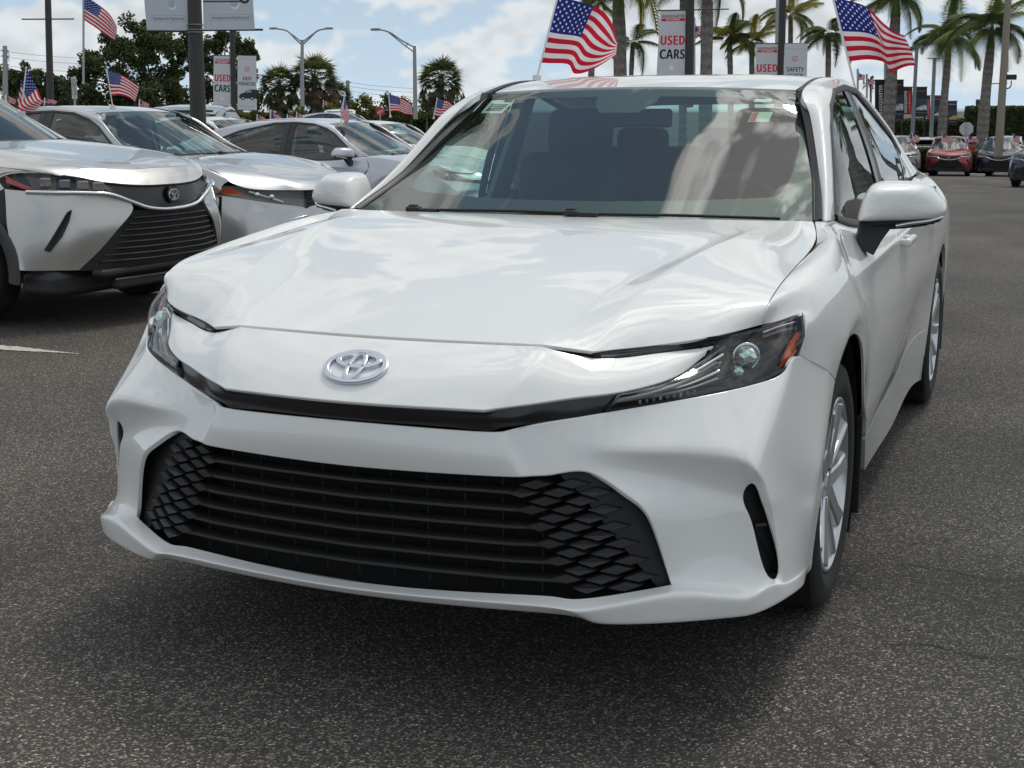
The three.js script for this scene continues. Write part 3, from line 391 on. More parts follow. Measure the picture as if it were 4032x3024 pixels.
  const patch = (k0, k1, lo = 0, hi = 1, out = 0, nk = 20, ns = 8) => { const pos = [], idx = []; for (let i = 0; i <= nk; i++) for (let j = 0; j <= ns; j++) { const p = onGlass(lerp(k0, k1, i / nk), lerp(lo, hi, j / ns)); pos.push(p[0] + out, p[1], p[2]); } for (let i = 0; i < nk; i++) for (let j = 0; j < ns; j++) { const q = i * (ns + 1) + j; idx.push(q, q + ns + 1, q + 1, q + 1, q + ns + 1, q + ns + 2); } return geometry(pos, null, idx); };
  for (const q of both(patch(0.02, 5.0))) part('front_side_window', q, M.side, car);
  for (const q of both(patch(5.42, 9.0))) part('rear_side_window', q, M.dark, car);
  for (const q of both(patch(4.95, 5.24, 0, 1, 0.005, 4))) part('centre_pillar', q, M.gloss, car);
  for (const q of both(patch(5.26, 5.5, 0, 1, 0.005, 4))) part('door_frame', q, M.trim, car);
  for (const q of both(patch(8.0, 8.25, 0, 1, 0.004, 4))) part('door_frame', q, M.black, car);
  const line = []; for (let k = 0; k <= 9.01; k += 0.25) { const p = onGlass(Math.min(9, k), 1); line.push([p[0] + 0.010, p[1] - 0.004, p[2]]); }
  const low = []; for (let k = 0; k <= 9.01; k += 0.25) { const p = onGlass(Math.min(9, k), 0); low.push([p[0] + 0.012, p[1] + 0.006, p[2]]); }
  for (const q of both(strip(line, () => [1, 0.1, 0.1], 0.011, 0.004))) part('window_trim', q, M.trim, car);
  for (const q of both(strip(low, () => [1, 0.3, 0.2], 0.011, 0.005))) part('window_trim', q, M.trim, car);
  // wipers
  for (const [x0, x1, n] of [[-0.48, 0.12, 0], [0.06, 0.66, 1]]) {
    const zc = (x) => -0.165 - 0.43 * x * x * 0.55, y0 = (x) => 1.022 - 0.012 * Math.abs(x), w = new THREE.Group(); w.name = 'wiper'; car.add(w);
    const at0 = (t) => { const x = lerp(x0, x1, t); return [x, y0(x) + 0.002 + 0.004 * Math.sin(t * 3.1), zc(x) - 0.035 - 0.02 * t]; };
    part('wiper_arm', [tube([at0(0), at0(0.25), at0(0.6), at0(1)], 0.0045, 6)], M.black, w);
    part('wiper_pivot', [box(0.042, 0.016, 0.04, x0 + 0.015, y0(x0) + 0.006, zc(x0) - 0.02, 0.006), box(0.026, 0.008, 0.026, x0 + 0.012, y0(x0) + 0.016, zc(x0) - 0.024, 0.004), box(0.075, 0.014, 0.03, x0 + 0.06, y0(x0) + 0.002, zc(x0) - 0.02, 0.004)], M.black, w);
  }
  // paper and film stickers behind the windscreen
  const wsAt = (x, y) => { let best = 1e9, z = 0; for (const p of glassV) { const d = (p[0] - x) ** 2 + (p[1] - y) ** 2; if (d < best) { best = d; z = p[2] + (y - p[1]) * -2.2; } } return [x, y - 0.004, z - 0.004]; };
  const sheet = (x, y, w, h, sk = 0) => { const c4 = [[0, 0], [w, 0], [w + sk, h], [sk, h]].map(([a2, b2]) => wsAt(x + a2, y + b2)); return slab(c4, [0, 0.85, 0.5], 0.001); };
  const st = part('sticker', sheet(-0.565, 1.318, 0.10, 0.037, 0.02), M.paper, car, 'white printed sheet in the upper corner of the windscreen');
  for (let i = 0; i < 4; i++) part('print_line', sheet(-0.550 + i * 0.004, 1.326 + i * 0.0065, 0.075, 0.0028, 0.0), M.trim, st).position.set(0, 0.001, 0.001);
  part('sticker', sheet(0.425, 1.352, 0.055, 0.010), M.paper, car);
  const ins = part('sticker', sheet(0.435, 1.288, 0.062, 0.031), std(0.55, 0.62, 0.55, 0.7), car, 'small inspection sticker with a red block');
  part('red_block', sheet(0.437, 1.290, 0.018, 0.027), std(0.5, 0.04, 0.05, 0.7), ins).position.set(0, 0.001, 0.001);
}
// ---------------------------------------------------------------- lamps
{
  const c = new Cage(P);
  c.grid(['e20 e21 e22 e23 e24', 'e10 e11 e12 e13 e14', 'e00 e01 e02 e03 e04']);
  c.grid(['e34 e35 e3x e36', 'e24 e25 e2x e26', 'e14 e15 e1x e16', 'e04 e05 e0x e06']); 
  c.grid(['a00 a01 a02 a03 e34', 'a10 a11 a12 a13 e24']);
  c.corners('e24 e20 e00 e36 a00 a10 e06');
  const m = c.build(3, 6);
  for (const side of [0, 1]) {
    const f = (g) => (side ? mirrored(g) : g), lamp = new THREE.Group(); lamp.name = 'headlight'; car.add(lamp);
    const mx = (p) => (side ? [-p[0], p[1], p[2]] : p);
    part('lens', f(panel(m, 0, { gap: 0.003, depth: 0, push: -0.002 })), M.lens, lamp);
    part('lamp_back', f(panel(m, 0, { gap: 0.001, depth: 0, push: -0.034 })), M.gloss, lamp);
    part('lamp_rim', f(panel(m, 0, { gap: -0.0005, depth: 0.04, roll: 0.0004, push: -0.0035, band: 0.007 })), M.black, lamp);
    // projector unit
    const pr = part('projector', [new THREE.IcosahedronGeometry(0.025, 1).translate(...mx([0.780, 0.781, 0.634])), new THREE.IcosahedronGeometry(0.015, 1).translate(...mx([0.766, 0.750, 0.655]))], M.crystal, lamp);
    part('projector_bezel', [new THREE.TorusGeometry(0.029, 0.004, 10, 28).rotateY(side ? -0.5 : 0.5).translate(...mx([0.777, 0.780, 0.624]))], M.chrome, pr);
    const bowl = new THREE.SphereGeometry(0.075, 24, 12, 0, Math.PI * 2, 0, Math.PI * 0.42).rotateX(-Math.PI / 2).rotateY(side ? 2.7 : -2.7).translate(...mx([0.77, 0.785, 0.66]));
    void bowl;
    // long swept reflector ribs between projector and grille end
    for (let i = 0; i < 5; i++) {
      const t = i / 4, a = vmix([0.585, 0.716, 0.862], [0.600, 0.728, 0.835], t), b = vmix([0.735, 0.742, 0.715], [0.735, 0.805, 0.655], t), d = vmix(a, b, 0.55);
      part('reflector_rib', tube([a, vadd(d, [0.006, -0.006, 0.004]), b].map(mx), 0.0042, 6), i % 2 ? M.chrome : M.alloyDark, lamp);
    }
    for (let i = 0; i < 3; i++) { const z = i * 0.012; part('reflector_fin', tube([[0.80, 0.840 - z, 0.575 - z * 0.5], [0.835, 0.852 - z, 0.535], [0.862, 0.858 - z * 1.2, 0.488]].map(mx), 0.0045, 6), i === 1 ? M.chrome : M.alloyDark, lamp); }
    // amber side reflector
    const am = [[0.868, 0.825, 0.488], [0.873, 0.811, 0.497], [0.868, 0.786, 0.522], [0.855, 0.763, 0.547], [0.840, 0.750, 0.570], [0.846, 0.776, 0.560], [0.854, 0.801, 0.533], [0.863, 0.821, 0.504]].map((p) => mx(vadd(p, [0.006, 0.001, 0.006])));
    part('amber_reflector', slab(side ? am.reverse() : am, vnorm(mx([0.75, 0.2, 0.6])), 0.006), M.amber, lamp);
    // light bar of the daytime lamp, along the upper arm, and the small teeth along the lower edge
    part('light_bar', tube([[0.500, 0.794, 0.820], [0.56, 0.797, 0.772], [0.66, 0.808, 0.705], [0.715, 0.817, 0.672]].map(mx), 0.0038, 6), M.drl, lamp);
    for (let i = 0; i < 9; i++) { const p = vmix([0.600, 0.7075, 0.850], [0.70, 0.722, 0.776], i / 8); part('lamp_tooth', box(0.005, 0.008, 0.004, ...mx(p)), i % 3 ? M.alloyDark : M.alloy, lamp); }
    part('light_blade', tube([[0.556, 0.713, 0.884], [0.62, 0.724, 0.836], [0.68, 0.744, 0.768], [0.73, 0.775, 0.702]].map(mx), 0.0055, 6), M.drl, lamp);
  }
}
// ---------------------------------------------------------------- lower grille
{
  const li = (x, X, Y) => { x = Math.abs(x); if (x <= X[0]) return Y[0]; for (let i = 1; i < X.length; i++) if (x <= X[i]) return lerp(Y[i - 1], Y[i], (x - X[i - 1]) / (X[i] - X[i - 1])); const n = X.length - 1; return Y[n] + (Y[n] - Y[n - 1]) / (X[n] - X[n - 1]) * (x - X[n]); };
  const zs = (x, y) => { const a = li(x, [0, 0.2, 0.377, 0.45, 0.524, 0.6, 0.7], [1.072, 1.058, 1.032, 0.995, 0.957, 0.915, 0.86]), b = li(x, [0, 0.2, 0.35, 0.535, 0.692, 0.75], [1.06, 1.05, 1.035, 1.004, 0.905, 0.86]); return lerp(b, a, (y - 0.31) / 0.26); };
  const half = (y) => (y > 0.572 ? 0.5 : y > 0.475 ? lerp(0.662, 0.535, Math.pow((y - 0.475) / 0.097, 1.15)) : lerp(0.70, 0.662, clamp((y - 0.326) / 0.149)));
  const grille = new THREE.Group(); grille.name = 'grille'; car.add(grille);
  { const pos = [], idx = [], nx = 40, ny = 10; for (let j = 0; j <= ny; j++) for (let i = 0; i <= nx; i++) { const y = lerp(0.262, 0.60, j / ny), x = lerp(-1, 1, i / nx) * 0.72; pos.push(x, y, zs(x, y) - 0.075); } for (let j = 0; j < ny; j++) for (let i = 0; i < nx; i++) { const a = j * (nx + 1) + i; idx.push(a, a + 1, a + nx + 1, a + 1, a + nx + 2, a + nx + 1); } part('grille_back', geometry(pos, null, idx), M.liner, grille); }
  // plain end plates beside the lattice
  for (const s of [1, -1]) { const pos = [], idx = [], ny = 24, nx = 6; for (let j = 0; j <= ny; j++) for (let i = 0; i <= nx; i++) { const y = lerp(0.300, 0.578, j / ny), x1 = half(y) + 0.02, x0 = lerp(0.665, 0.475, clamp((y - 0.31) / 0.25)) - 0.02 * (y > 0.52 ? (y - 0.52) / 0.06 : 0), x = lerp(Math.min(x0, x1 - 0.004), x1, i / nx); pos.push(s * x, y, zs(x, y) - 0.020); } for (let j = 0; j < ny; j++) for (let i = 0; i < nx; i++) { const a = j * (nx + 1) + i; idx.push(a, a + 1, a + nx + 1, a + 1, a + nx + 2, a + nx + 1); } part('grille_end', geometry(pos, null, idx), M.black, grille); }
  // bars: thin blades with a sloped upper face
  for (let i = 0; i < 6; i++) {
    const yc = [0.528, 0.490, 0.452, 0.414, 0.376, 0.338][i], xe = 0.385 + 0.019 * i, pos = [], idx = [], n = 44, sec = [[0.0035, 0.000], [0.0055, -0.008], [0.0065, -0.03], [-0.0065, -0.03], [-0.0055, -0.004], [-0.002, 0.001]];
    for (let k = 0; k <= n; k++) { const x = lerp(-xe, xe, k / n), y = yc - 0.0015 * (x / xe) ** 2; for (const [dy, dz] of sec) pos.push(x, y + dy, zs(x, y) - 0.012 + dz); }
    for (let k = 0; k < n; k++) for (let j = 0; j < 6; j++) { const a = k * 6 + j, b = k * 6 + (j + 1) % 6; idx.push(a, a + 6, b, b, a + 6, b + 6); }
    const g = geometry(pos, null, idx).toNonIndexed(); g.computeVertexNormals(); part('grille_bar', g, M.grille, grille);
  }
  const diamond = (x, y, w, h) => { const z = (dx, dy) => zs(x + dx, y + dy) - 0.010, p = [[-w, 0], [0, h], [w, 0], [0, -h]], pos = [], idx = []; p.forEach(([a, b]) => pos.push(x + a * 0.9, y + b * 0.86, z(a, b))); p.forEach(([a, b]) => pos.push(x + a, y + b, z(a, b) - 0.006)); p.forEach(([a, b]) => pos.push(x + a, y + b, z(a, b) - 0.032)); idx.push(0, 3, 2, 0, 2, 1); for (const o of [0, 4]) for (let k = 0; k < 4; k++) { const j = (k + 1) % 4; idx.push(o + k, o + j, o + 4 + k, o + j, o + 4 + j, o + 4 + k); } const g = geometry(pos, null, idx).toNonIndexed(); g.computeVertexNormals(); return g; };
  for (let h = 0; h <= 13; h++) for (let k = 0; k < 5; k++) {
    if ((h + k) % 2 === 0) continue;                           // A and C columns on the bars, B and D between them
    const y = 0.5445 - 0.0184 * h, x = 0.382 + 0.0095 * h + 0.0355 * k;
    if (y < 0.315 || x > half(y) - 0.034 - (y > 0.53 ? 0.01 : 0)) continue;
    const g = diamond(x, y, 0.0335, 0.0112); part('lattice_diamond', g, M.grille, grille); part('lattice_diamond', mirrored(g), M.grille, grille);
  }
  // fine uprights behind the bars
  for (let i = -5; i <= 5; i++) { const x = i * 0.085; part('grille_rib', rod([x, 0.30, zs(x, 0.3) - 0.045], [x, 0.56, zs(x, 0.56) - 0.045], 0.0022, 0.0022, 5), M.black, grille); }
  // upright air vents in the bumper corners
  for (const s of [1, -1]) {
    const v = new THREE.Group(); v.name = 'air_vent'; car.add(v); const L = [[0.816, 0.509, 0.79], [0.834, 0.531, 0.777], [0.85, 0.488, 0.762], [0.867, 0.429, 0.742], [0.884, 0.319, 0.72], [0.864, 0.329, 0.76], [0.839, 0.425, 0.775], [0.824, 0.472, 0.785]].map((p) => [s * (p[0] * 1.012 - 0.022), p[1], p[2] - 0.028]);
    const cen = L.reduce(vadd, [0, 0, 0]).map((a) => a / L.length), loop = L.map((p) => vadd(cen, vmul(vsub(p, cen), 1.12)));
    part('vent_back', slab(s > 0 ? loop.slice().reverse() : loop, vnorm([s * 0.75, 0, 0.66]), 0.01), M.black, v);
    part('vent_fin', rod([s * 0.835, 0.43, 0.755], [s * 0.856, 0.43, 0.735], 0.006), M.satin, v);
  }
}
// ---------------------------------------------------------------- emblem on the nose: three ovals
function emblem(scaleX, scaleY, wire) {
  const ring = (cx, cy, a, b, ra, rb) => { const s = new THREE.Shape(), h = new THREE.Path(); s.absellipse(cx, cy, a, b, 0, Math.PI * 2); h.absellipse(cx, cy + (rb.dy ?? 0), a - ra, b - rb.w, 0, Math.PI * 2); s.holes.push(h); return new THREE.ExtrudeGeometry(s, { depth: wire * 0.5, bevelEnabled: true, bevelThickness: wire * 0.3, bevelSize: wire * 0.25, bevelSegments: 2, curveSegments: 40 }); };
  const X = scaleX, Y = scaleY;
  return [ring(0, 0, X, Y, wire * 1.15, { w: wire * 0.8 }), ring(0, Y * 0.36, X * 0.72, Y * 0.46, wire * 1.15, { w: wire * 0.85, dy: wire * 0.15 }), ring(0, 0.02 * Y, X * 0.27, Y * 0.86, wire * 0.75, { w: wire * 1.0 })];
}
part('emblem', emblem(0.075, 0.053, 0.0085).map((g) => g.rotateX(-1.03).translate(0, 0.770, 1.0105)), M.badge, car);
// ---------------------------------------------------------------- wheels, mirrors, cabin of the white sedan
function wheelParts(parent, x, y, z, side, { R = 0.334, rim = 0.232, w = 0.215, spokes = 5, mat = M.alloy, turn = 0, detail = true } = {}) {
  const g = new THREE.Group(); g.name = 'wheel'; g.position.set(x, y, z); g.rotation.y = side > 0 ? Math.PI / 2 : -Math.PI / 2; parent.add(g);   // local +z points outwards
  const lathe = (pts, n = 48) => new THREE.LatheGeometry(pts.map((p) => new THREE.Vector2(...p)), n).rotateX(Math.PI / 2);
  const h = w / 2;
  part('tyre', lathe([[rim - 0.012, -h * 0.8], [rim + 0.02, -h * 0.95], [R - 0.05, -h], [R - 0.015, -h * 0.9], [R, -h * 0.72], [R, -h * 0.3], [R - 0.005, -h * 0.28], [R - 0.005, -h * 0.24], [R, -h * 0.22], [R, h * 0.22], [R - 0.005, h * 0.24], [R - 0.005, h * 0.28], [R, h * 0.3], [R, h * 0.72], [R - 0.015, h * 0.9], [R - 0.05, h], [rim + 0.03, h * 0.97], [rim + 0.012, h * 0.9], [rim - 0.006, h * 0.8]]), M.rubber, g);
  part('rim', lathe([[rim - 0.004, -h * 0.8], [rim - 0.03, -h * 0.7], [rim - 0.034, h * 0.2], [rim - 0.022, h * 0.55], [rim - 0.014, h * 0.78], [rim - 0.004, h * 0.92], [rim + 0.004, h * 0.90], [rim + 0.004, h * 0.8]]), mat, g);
  part('brake_disc', [new THREE.CylinderGeometry(0.14, 0.14, 0.02, 32).rotateX(Math.PI / 2).translate(0, 0, -0.01), new THREE.CylinderGeometry(rim - 0.03, rim - 0.03, 0.01, 32).rotateX(Math.PI / 2).translate(0, 0, -0.06)], M.steel, g);
  if (!detail) { part('wheel_face', new THREE.CylinderGeometry(rim - 0.02, rim - 0.02, 0.03, 20).rotateX(Math.PI / 2).translate(0, 0, h * 0.55), M.alloyDark, g); }
  const zf = h * 0.62;
  for (let k = 0; k < spokes; k++) {
    const a = turn + (k / spokes) * Math.PI * 2, gs = [];
    for (const d of detail ? [-1, 1] : [0]) {
      const s = new THREE.Shape(), wi = 0.017, wo = detail ? 0.020 : 0.028, r0 = 0.045, r1 = rim - 0.014;
      s.moveTo(r0, -wi); s.lineTo(r1 * 0.7, -wo * 0.75); s.lineTo(r1, -wo); s.lineTo(r1, wo); s.lineTo(r1 * 0.7, wo * 0.6); s.lineTo(r0, wi); s.closePath();
      const e = new THREE.ExtrudeGeometry(s, { depth: 0.018, bevelEnabled: true, bevelThickness: 0.006, bevelSize: 0.005, bevelSegments: 1 }); e.rotateX(d * 0.18); e.rotateY(-0.10); e.translate(0, d * 0.012, zf - 0.014); e.rotateZ(d * 0.20 + a); gs.push(e);
    }
    part('spoke', gs, mat, g);
  }
  part('hub_cap', [new THREE.CylinderGeometry(0.034, 0.036, 0.022, 24).rotateX(Math.PI / 2).translate(0, 0, zf + 0.006), new THREE.CylinderGeometry(0.056, 0.062, 0.03, 24).rotateX(Math.PI / 2).translate(0, 0, zf - 0.012)], mat, g);
  if (detail) for (let k = 0; k < 5; k++) { const a = turn + 0.63 + (k / 5) * Math.PI * 2; part('wheel_nut', new THREE.CylinderGeometry(0.010, 0.010, 0.02, 6).rotateX(Math.PI / 2).translate(Math.cos(a) * 0.05, Math.sin(a) * 0.05, zf + 0.004), M.black, g); }
  return g;
}
for (const s of [1, -1]) {
  wheelParts(car, s * 0.795, 0.334, 0, s, { turn: 0.3 }); wheelParts(car, s * 0.80, 0.334, -2.825, s, { turn: 0.9 });
  for (const z of [0, -2.825]) part('wheel_arch_liner', (() => { const pos = [], idx = [], n = 28; for (let i = 0; i <= n; i++) { const a = lerp(-0.62, Math.PI + 0.62, i / n); for (const x of [0.45, 0.895]) pos.push(s * x, 0.334 + 0.392 * Math.sin(a), z + 0.392 * Math.cos(a)); } for (let i = 0; i < n; i++) { const a = i * 2; idx.push(a, a + 1, a + 2, a + 1, a + 3, a + 2); } const b = pos.length / 3; for (let i = 0; i <= n; i++) { pos.push(s * 0.45, pos[(i * 2) * 3 + 1], pos[(i * 2) * 3 + 2]); } pos.push(s * 0.45, 0.15, z); for (let i = 0; i < n; i++) idx.push(b + i, b + i + 1, b + n + 1); return geometry(pos, null, idx); })(), M.liner, car);
  // mud flaps behind each wheel
  part('mud_flap', box(0.13, 0.30, 0.012, s * 0.842, 0.29, -0.415, 0.005), M.black, car);
  part('mud_flap', box(0.12, 0.28, 0.012, s * 0.842, 0.32, -3.24, 0.005), M.black, car);
}
part('underbody', [box(1.62, 0.05, 2.1, 0, 0.24, -1.42), box(1.1, 0.06, 1.2, 0, 0.24, 0.25), box(1.1, 0.06, 1.1, 0, 0.27, -3.0), box(1.5, 0.3, 0.04, 0, 0.42, -0.42), box(1.0, 0.34, 0.05, 0, 0.42, 0.80)], M.liner, car);
// door handles
for (const [z, y, x] of [[-1.36, 0.872, 0.893], [-2.28, 0.90, 0.905]]) for (const s of [1, -1]) part('door_handle', [box(0.028, 0.028, 0.21, s * (x + 0.026), y, z, 0.012), box(0.05, 0.024, 0.03, s * (x + 0.006), y, z + 0.085, 0.008), box(0.05, 0.024, 0.03, s * (x + 0.006), y, z - 0.085, 0.008)], M.white, car);
// door mirrors
{
  const Q = points('aa .862 1.090 -.675;ab .887 1.108 -.683;ac .95 1.110 -.70;ad 1.005 1.106 -.717;ae 1.040 1.090 -.727;af 1.070 1.058 -.737;ag 1.083 1.030 -.74;ah 1.074 1.004 -.738;ai 1.006 .994 -.718;aj .92 .991 -.69;ak .845 .990 -.668;al .836 1.012 -.665;am .846 1.055 -.669');
  const order = 'aa ab ac ad ae af ag ah ai aj ak al am'.split(' '), cen = [0.955, 1.045, -0.70], c = new Cage(Q);
  order.forEach((n) => { const p = Q[n], d = vsub(p, cen); Q[n + '1'] = [cen[0] + d[0] * 0.965, cen[1] + d[1] * 0.955, p[2] + 0.060]; Q[n + '2'] = [cen[0] + d[0] * 0.72 - 0.004, cen[1] - 0.004 + d[1] * 0.70, p[2] + 0.112]; Q[n + '0'] = [p[0], p[1], p[2] - 0.012]; });
  const loop = (a, b) => { for (let i = 0; i < order.length; i++) { const j = (i + 1) % order.length; c.quad(order[j] + a, order[i] + a, order[i] + b, order[j] + b); } };
  loop('0', ''); loop('', '1'); loop('1', '2');
  Q.n1 = [0.950, 1.040, -0.575]; for (let i = 0; i < order.length; i++) { const j = (i + 1) % order.length; c.quad(order[j] + '2', order[i] + '2', 'n1', 'n1'); }
  c.crease('aa1 ab1 ac1 ad1 ae1', 1).crease('ai1 aj1 ak1', 1.2).crease('ah ai aj ak', 1);
  const m = c.build(3, 3), shell = panel(m, 0, { gap: 0, depth: 0.02, roll: 0.003 });
  const foot = [[0.845, 0.965, -0.60], [0.862, 0.905, -0.585], [0.905, 0.865, -0.60], [0.925, 0.895, -0.635], [0.985, 0.975, -0.675], [0.88, 0.988, -0.655]];
  for (const s of [1, -1]) {
    const mir = new THREE.Group(); mir.name = 'door_mirror'; car.add(mir); const f = (g) => (s > 0 ? g : mirrored(g.index ? g : (() => { const q = g.clone(); q.setIndex([...Array(q.attributes.position.count).keys()]); return q; })()));
    part('mirror_shell', f(shell), M.white, mir);
    part('mirror_base', f(slab([[0.851, 1.000, -0.610], [0.842, 0.938, -0.585], [0.861, 0.909, -0.580], [0.892, 0.893, -0.590], [0.910, 0.934, -0.615], [0.931, 0.968, -0.635], [0.972, 0.971, -0.645], [1.028, 0.979, -0.662], [1.069, 0.991, -0.690], [1.076, 1.003, -0.700]], vnorm([0.25, 0, 1]), 0.05)), M.black, mir);
    part('mirror_skirt', f(box(0.20, 0.022, 0.08, 0, 0, 0, 0.010).rotateZ(0.06).rotateY(0.26).translate(0.955, 0.990, -0.675)), M.black, mir);
    part('mirror_strip', f(tube([[0.949, 0.980, -0.618], [0.988, 0.988, -0.626], [1.036, 0.995, -0.645], [1.074, 1.004, -0.692]], 0.006, 8)), M.chrome, mir);
    part('mirror_glass', f(box(0.165, 0.10, 0.004, 0.967, 1.045, -0.728, 0.001)), M.chrome, mir);
  }
}
// cabin
{
  const seatAt = (x, z, wide = 0.5) => [box(wide, 0.16, 0.50, x, 0.56, z, 0.06), box(wide * 0.94, 0.62, 0.14, 0, 0, 0, 0.06).rotateX(-0.28).translate(x, 0.86, z - 0.30), box(0.26, 0.19, 0.10, 0, 0, 0, 0.045).rotateX(-0.15).translate(x, 1.235, z - 0.395), rod([x - 0.06, 1.1, z - 0.37], [x - 0.06, 1.2, z - 0.39], 0.007), rod([x + 0.06, 1.1, z - 0.37], [x + 0.06, 1.2, z - 0.39], 0.007)];
  for (const x of [-0.37, 0.37]) part('front_seat', seatAt(x, -1.15), M.seat, car);
  part('rear_seat', [box(1.30, 0.18, 0.5, 0, 0.55, -2.1, 0.06), box(1.28, 0.62, 0.16, 0, 0, 0, 0.06).rotateX(-0.32).translate(0, 0.86, -2.42), ...[-0.4, 0, 0.4].map((x) => box(0.24, 0.13, 0.10, x, 1.18, -2.50, 0.04))], M.seat, car);
  part('dashboard', [box(1.40, 0.16, 0.50, 0, 0.905, -0.62, 0.05), box(1.44, 0.05, 0.42, 0, 0.955, -0.47, 0.02), box(0.36, 0.07, 0.16, 0.37, 0.985, -0.72, 0.03), box(0.30, 0.5, 0.30, 0, 0.65, -0.85, 0.03)], M.dash, car);
  part('steering_wheel', [new THREE.TorusGeometry(0.185, 0.016, 10, 36).rotateX(-0.42).translate(0.37, 0.93, -0.93), box(0.14, 0.1, 0.05, 0.37, 0.92, -0.90, 0.02), box(0.34, 0.03, 0.02, 0.37, 0.93, -0.925, 0.008)], M.dash, car);
  part('headliner', (() => { const pos = [], idx = [], n = 10; for (let i = 0; i <= n; i++) for (let j = 0; j <= n; j++) { const z = lerp(-1.12, -2.60, i / n), x = lerp(-0.6, 0.6, j / n); pos.push(x, 1.41 - 0.03 * (x / 0.6) ** 2 + 0.018 - 0.075 * ((z + 1.75) / 0.9) ** 2, z); } for (let i = 0; i < n; i++) for (let j = 0; j < n; j++) { const a = i * (n + 1) + j; idx.push(a, a + 1, a + n + 1, a + 1, a + n + 2, a + n + 1); } return geometry(pos, null, idx); })(), M.head, car);
  part('inner_mirror', [box(0.24, 0.065, 0.03, 0, 1.295, -1.10, 0.012), box(0.05, 0.08, 0.05, 0, 1.345, -1.03, 0.01)], M.black, car);
  part('parcel_shelf', box(1.3, 0.03, 0.62, 0, 1.03, -2.92), M.dash, car);
  part('cabin_floor', [box(1.5, 0.03, 2.6, 0, 0.36, -1.6), box(1.5, 0.6, 0.03, 0, 0.65, -0.42)], M.liner, car);
  for (const s of [1, -1]) {
    part('door_lining', box(0.05, 0.56, 2.05, s * 0.76, 0.66, -1.52, 0.02), M.dash, car);
    part('pillar_lining', (() => { const L = [[0.625, 1.36, -1.50], [0.62, 1.38, -1.62], [0.77, 0.95, -1.66], [0.775, 0.95, -1.48]].map((p) => [s * (p[0] - 0.035), p[1], p[2]]); return slab(s > 0 ? L : L.reverse(), [-s, 0, 0], 0.02); })(), M.head, car);
  }
}
// ---------------------------------------------------------------- the other cars
const heroParts = (name) => car.children.filter((c) => c.name === name);
const silver = paint(0.56, 0.555, 0.535, 0.72, 0.34), silverB = paint(0.50, 0.51, 0.52, 0.72, 0.34), lilac = paint(0.60, 0.61, 0.67, 0.3, 0.4);
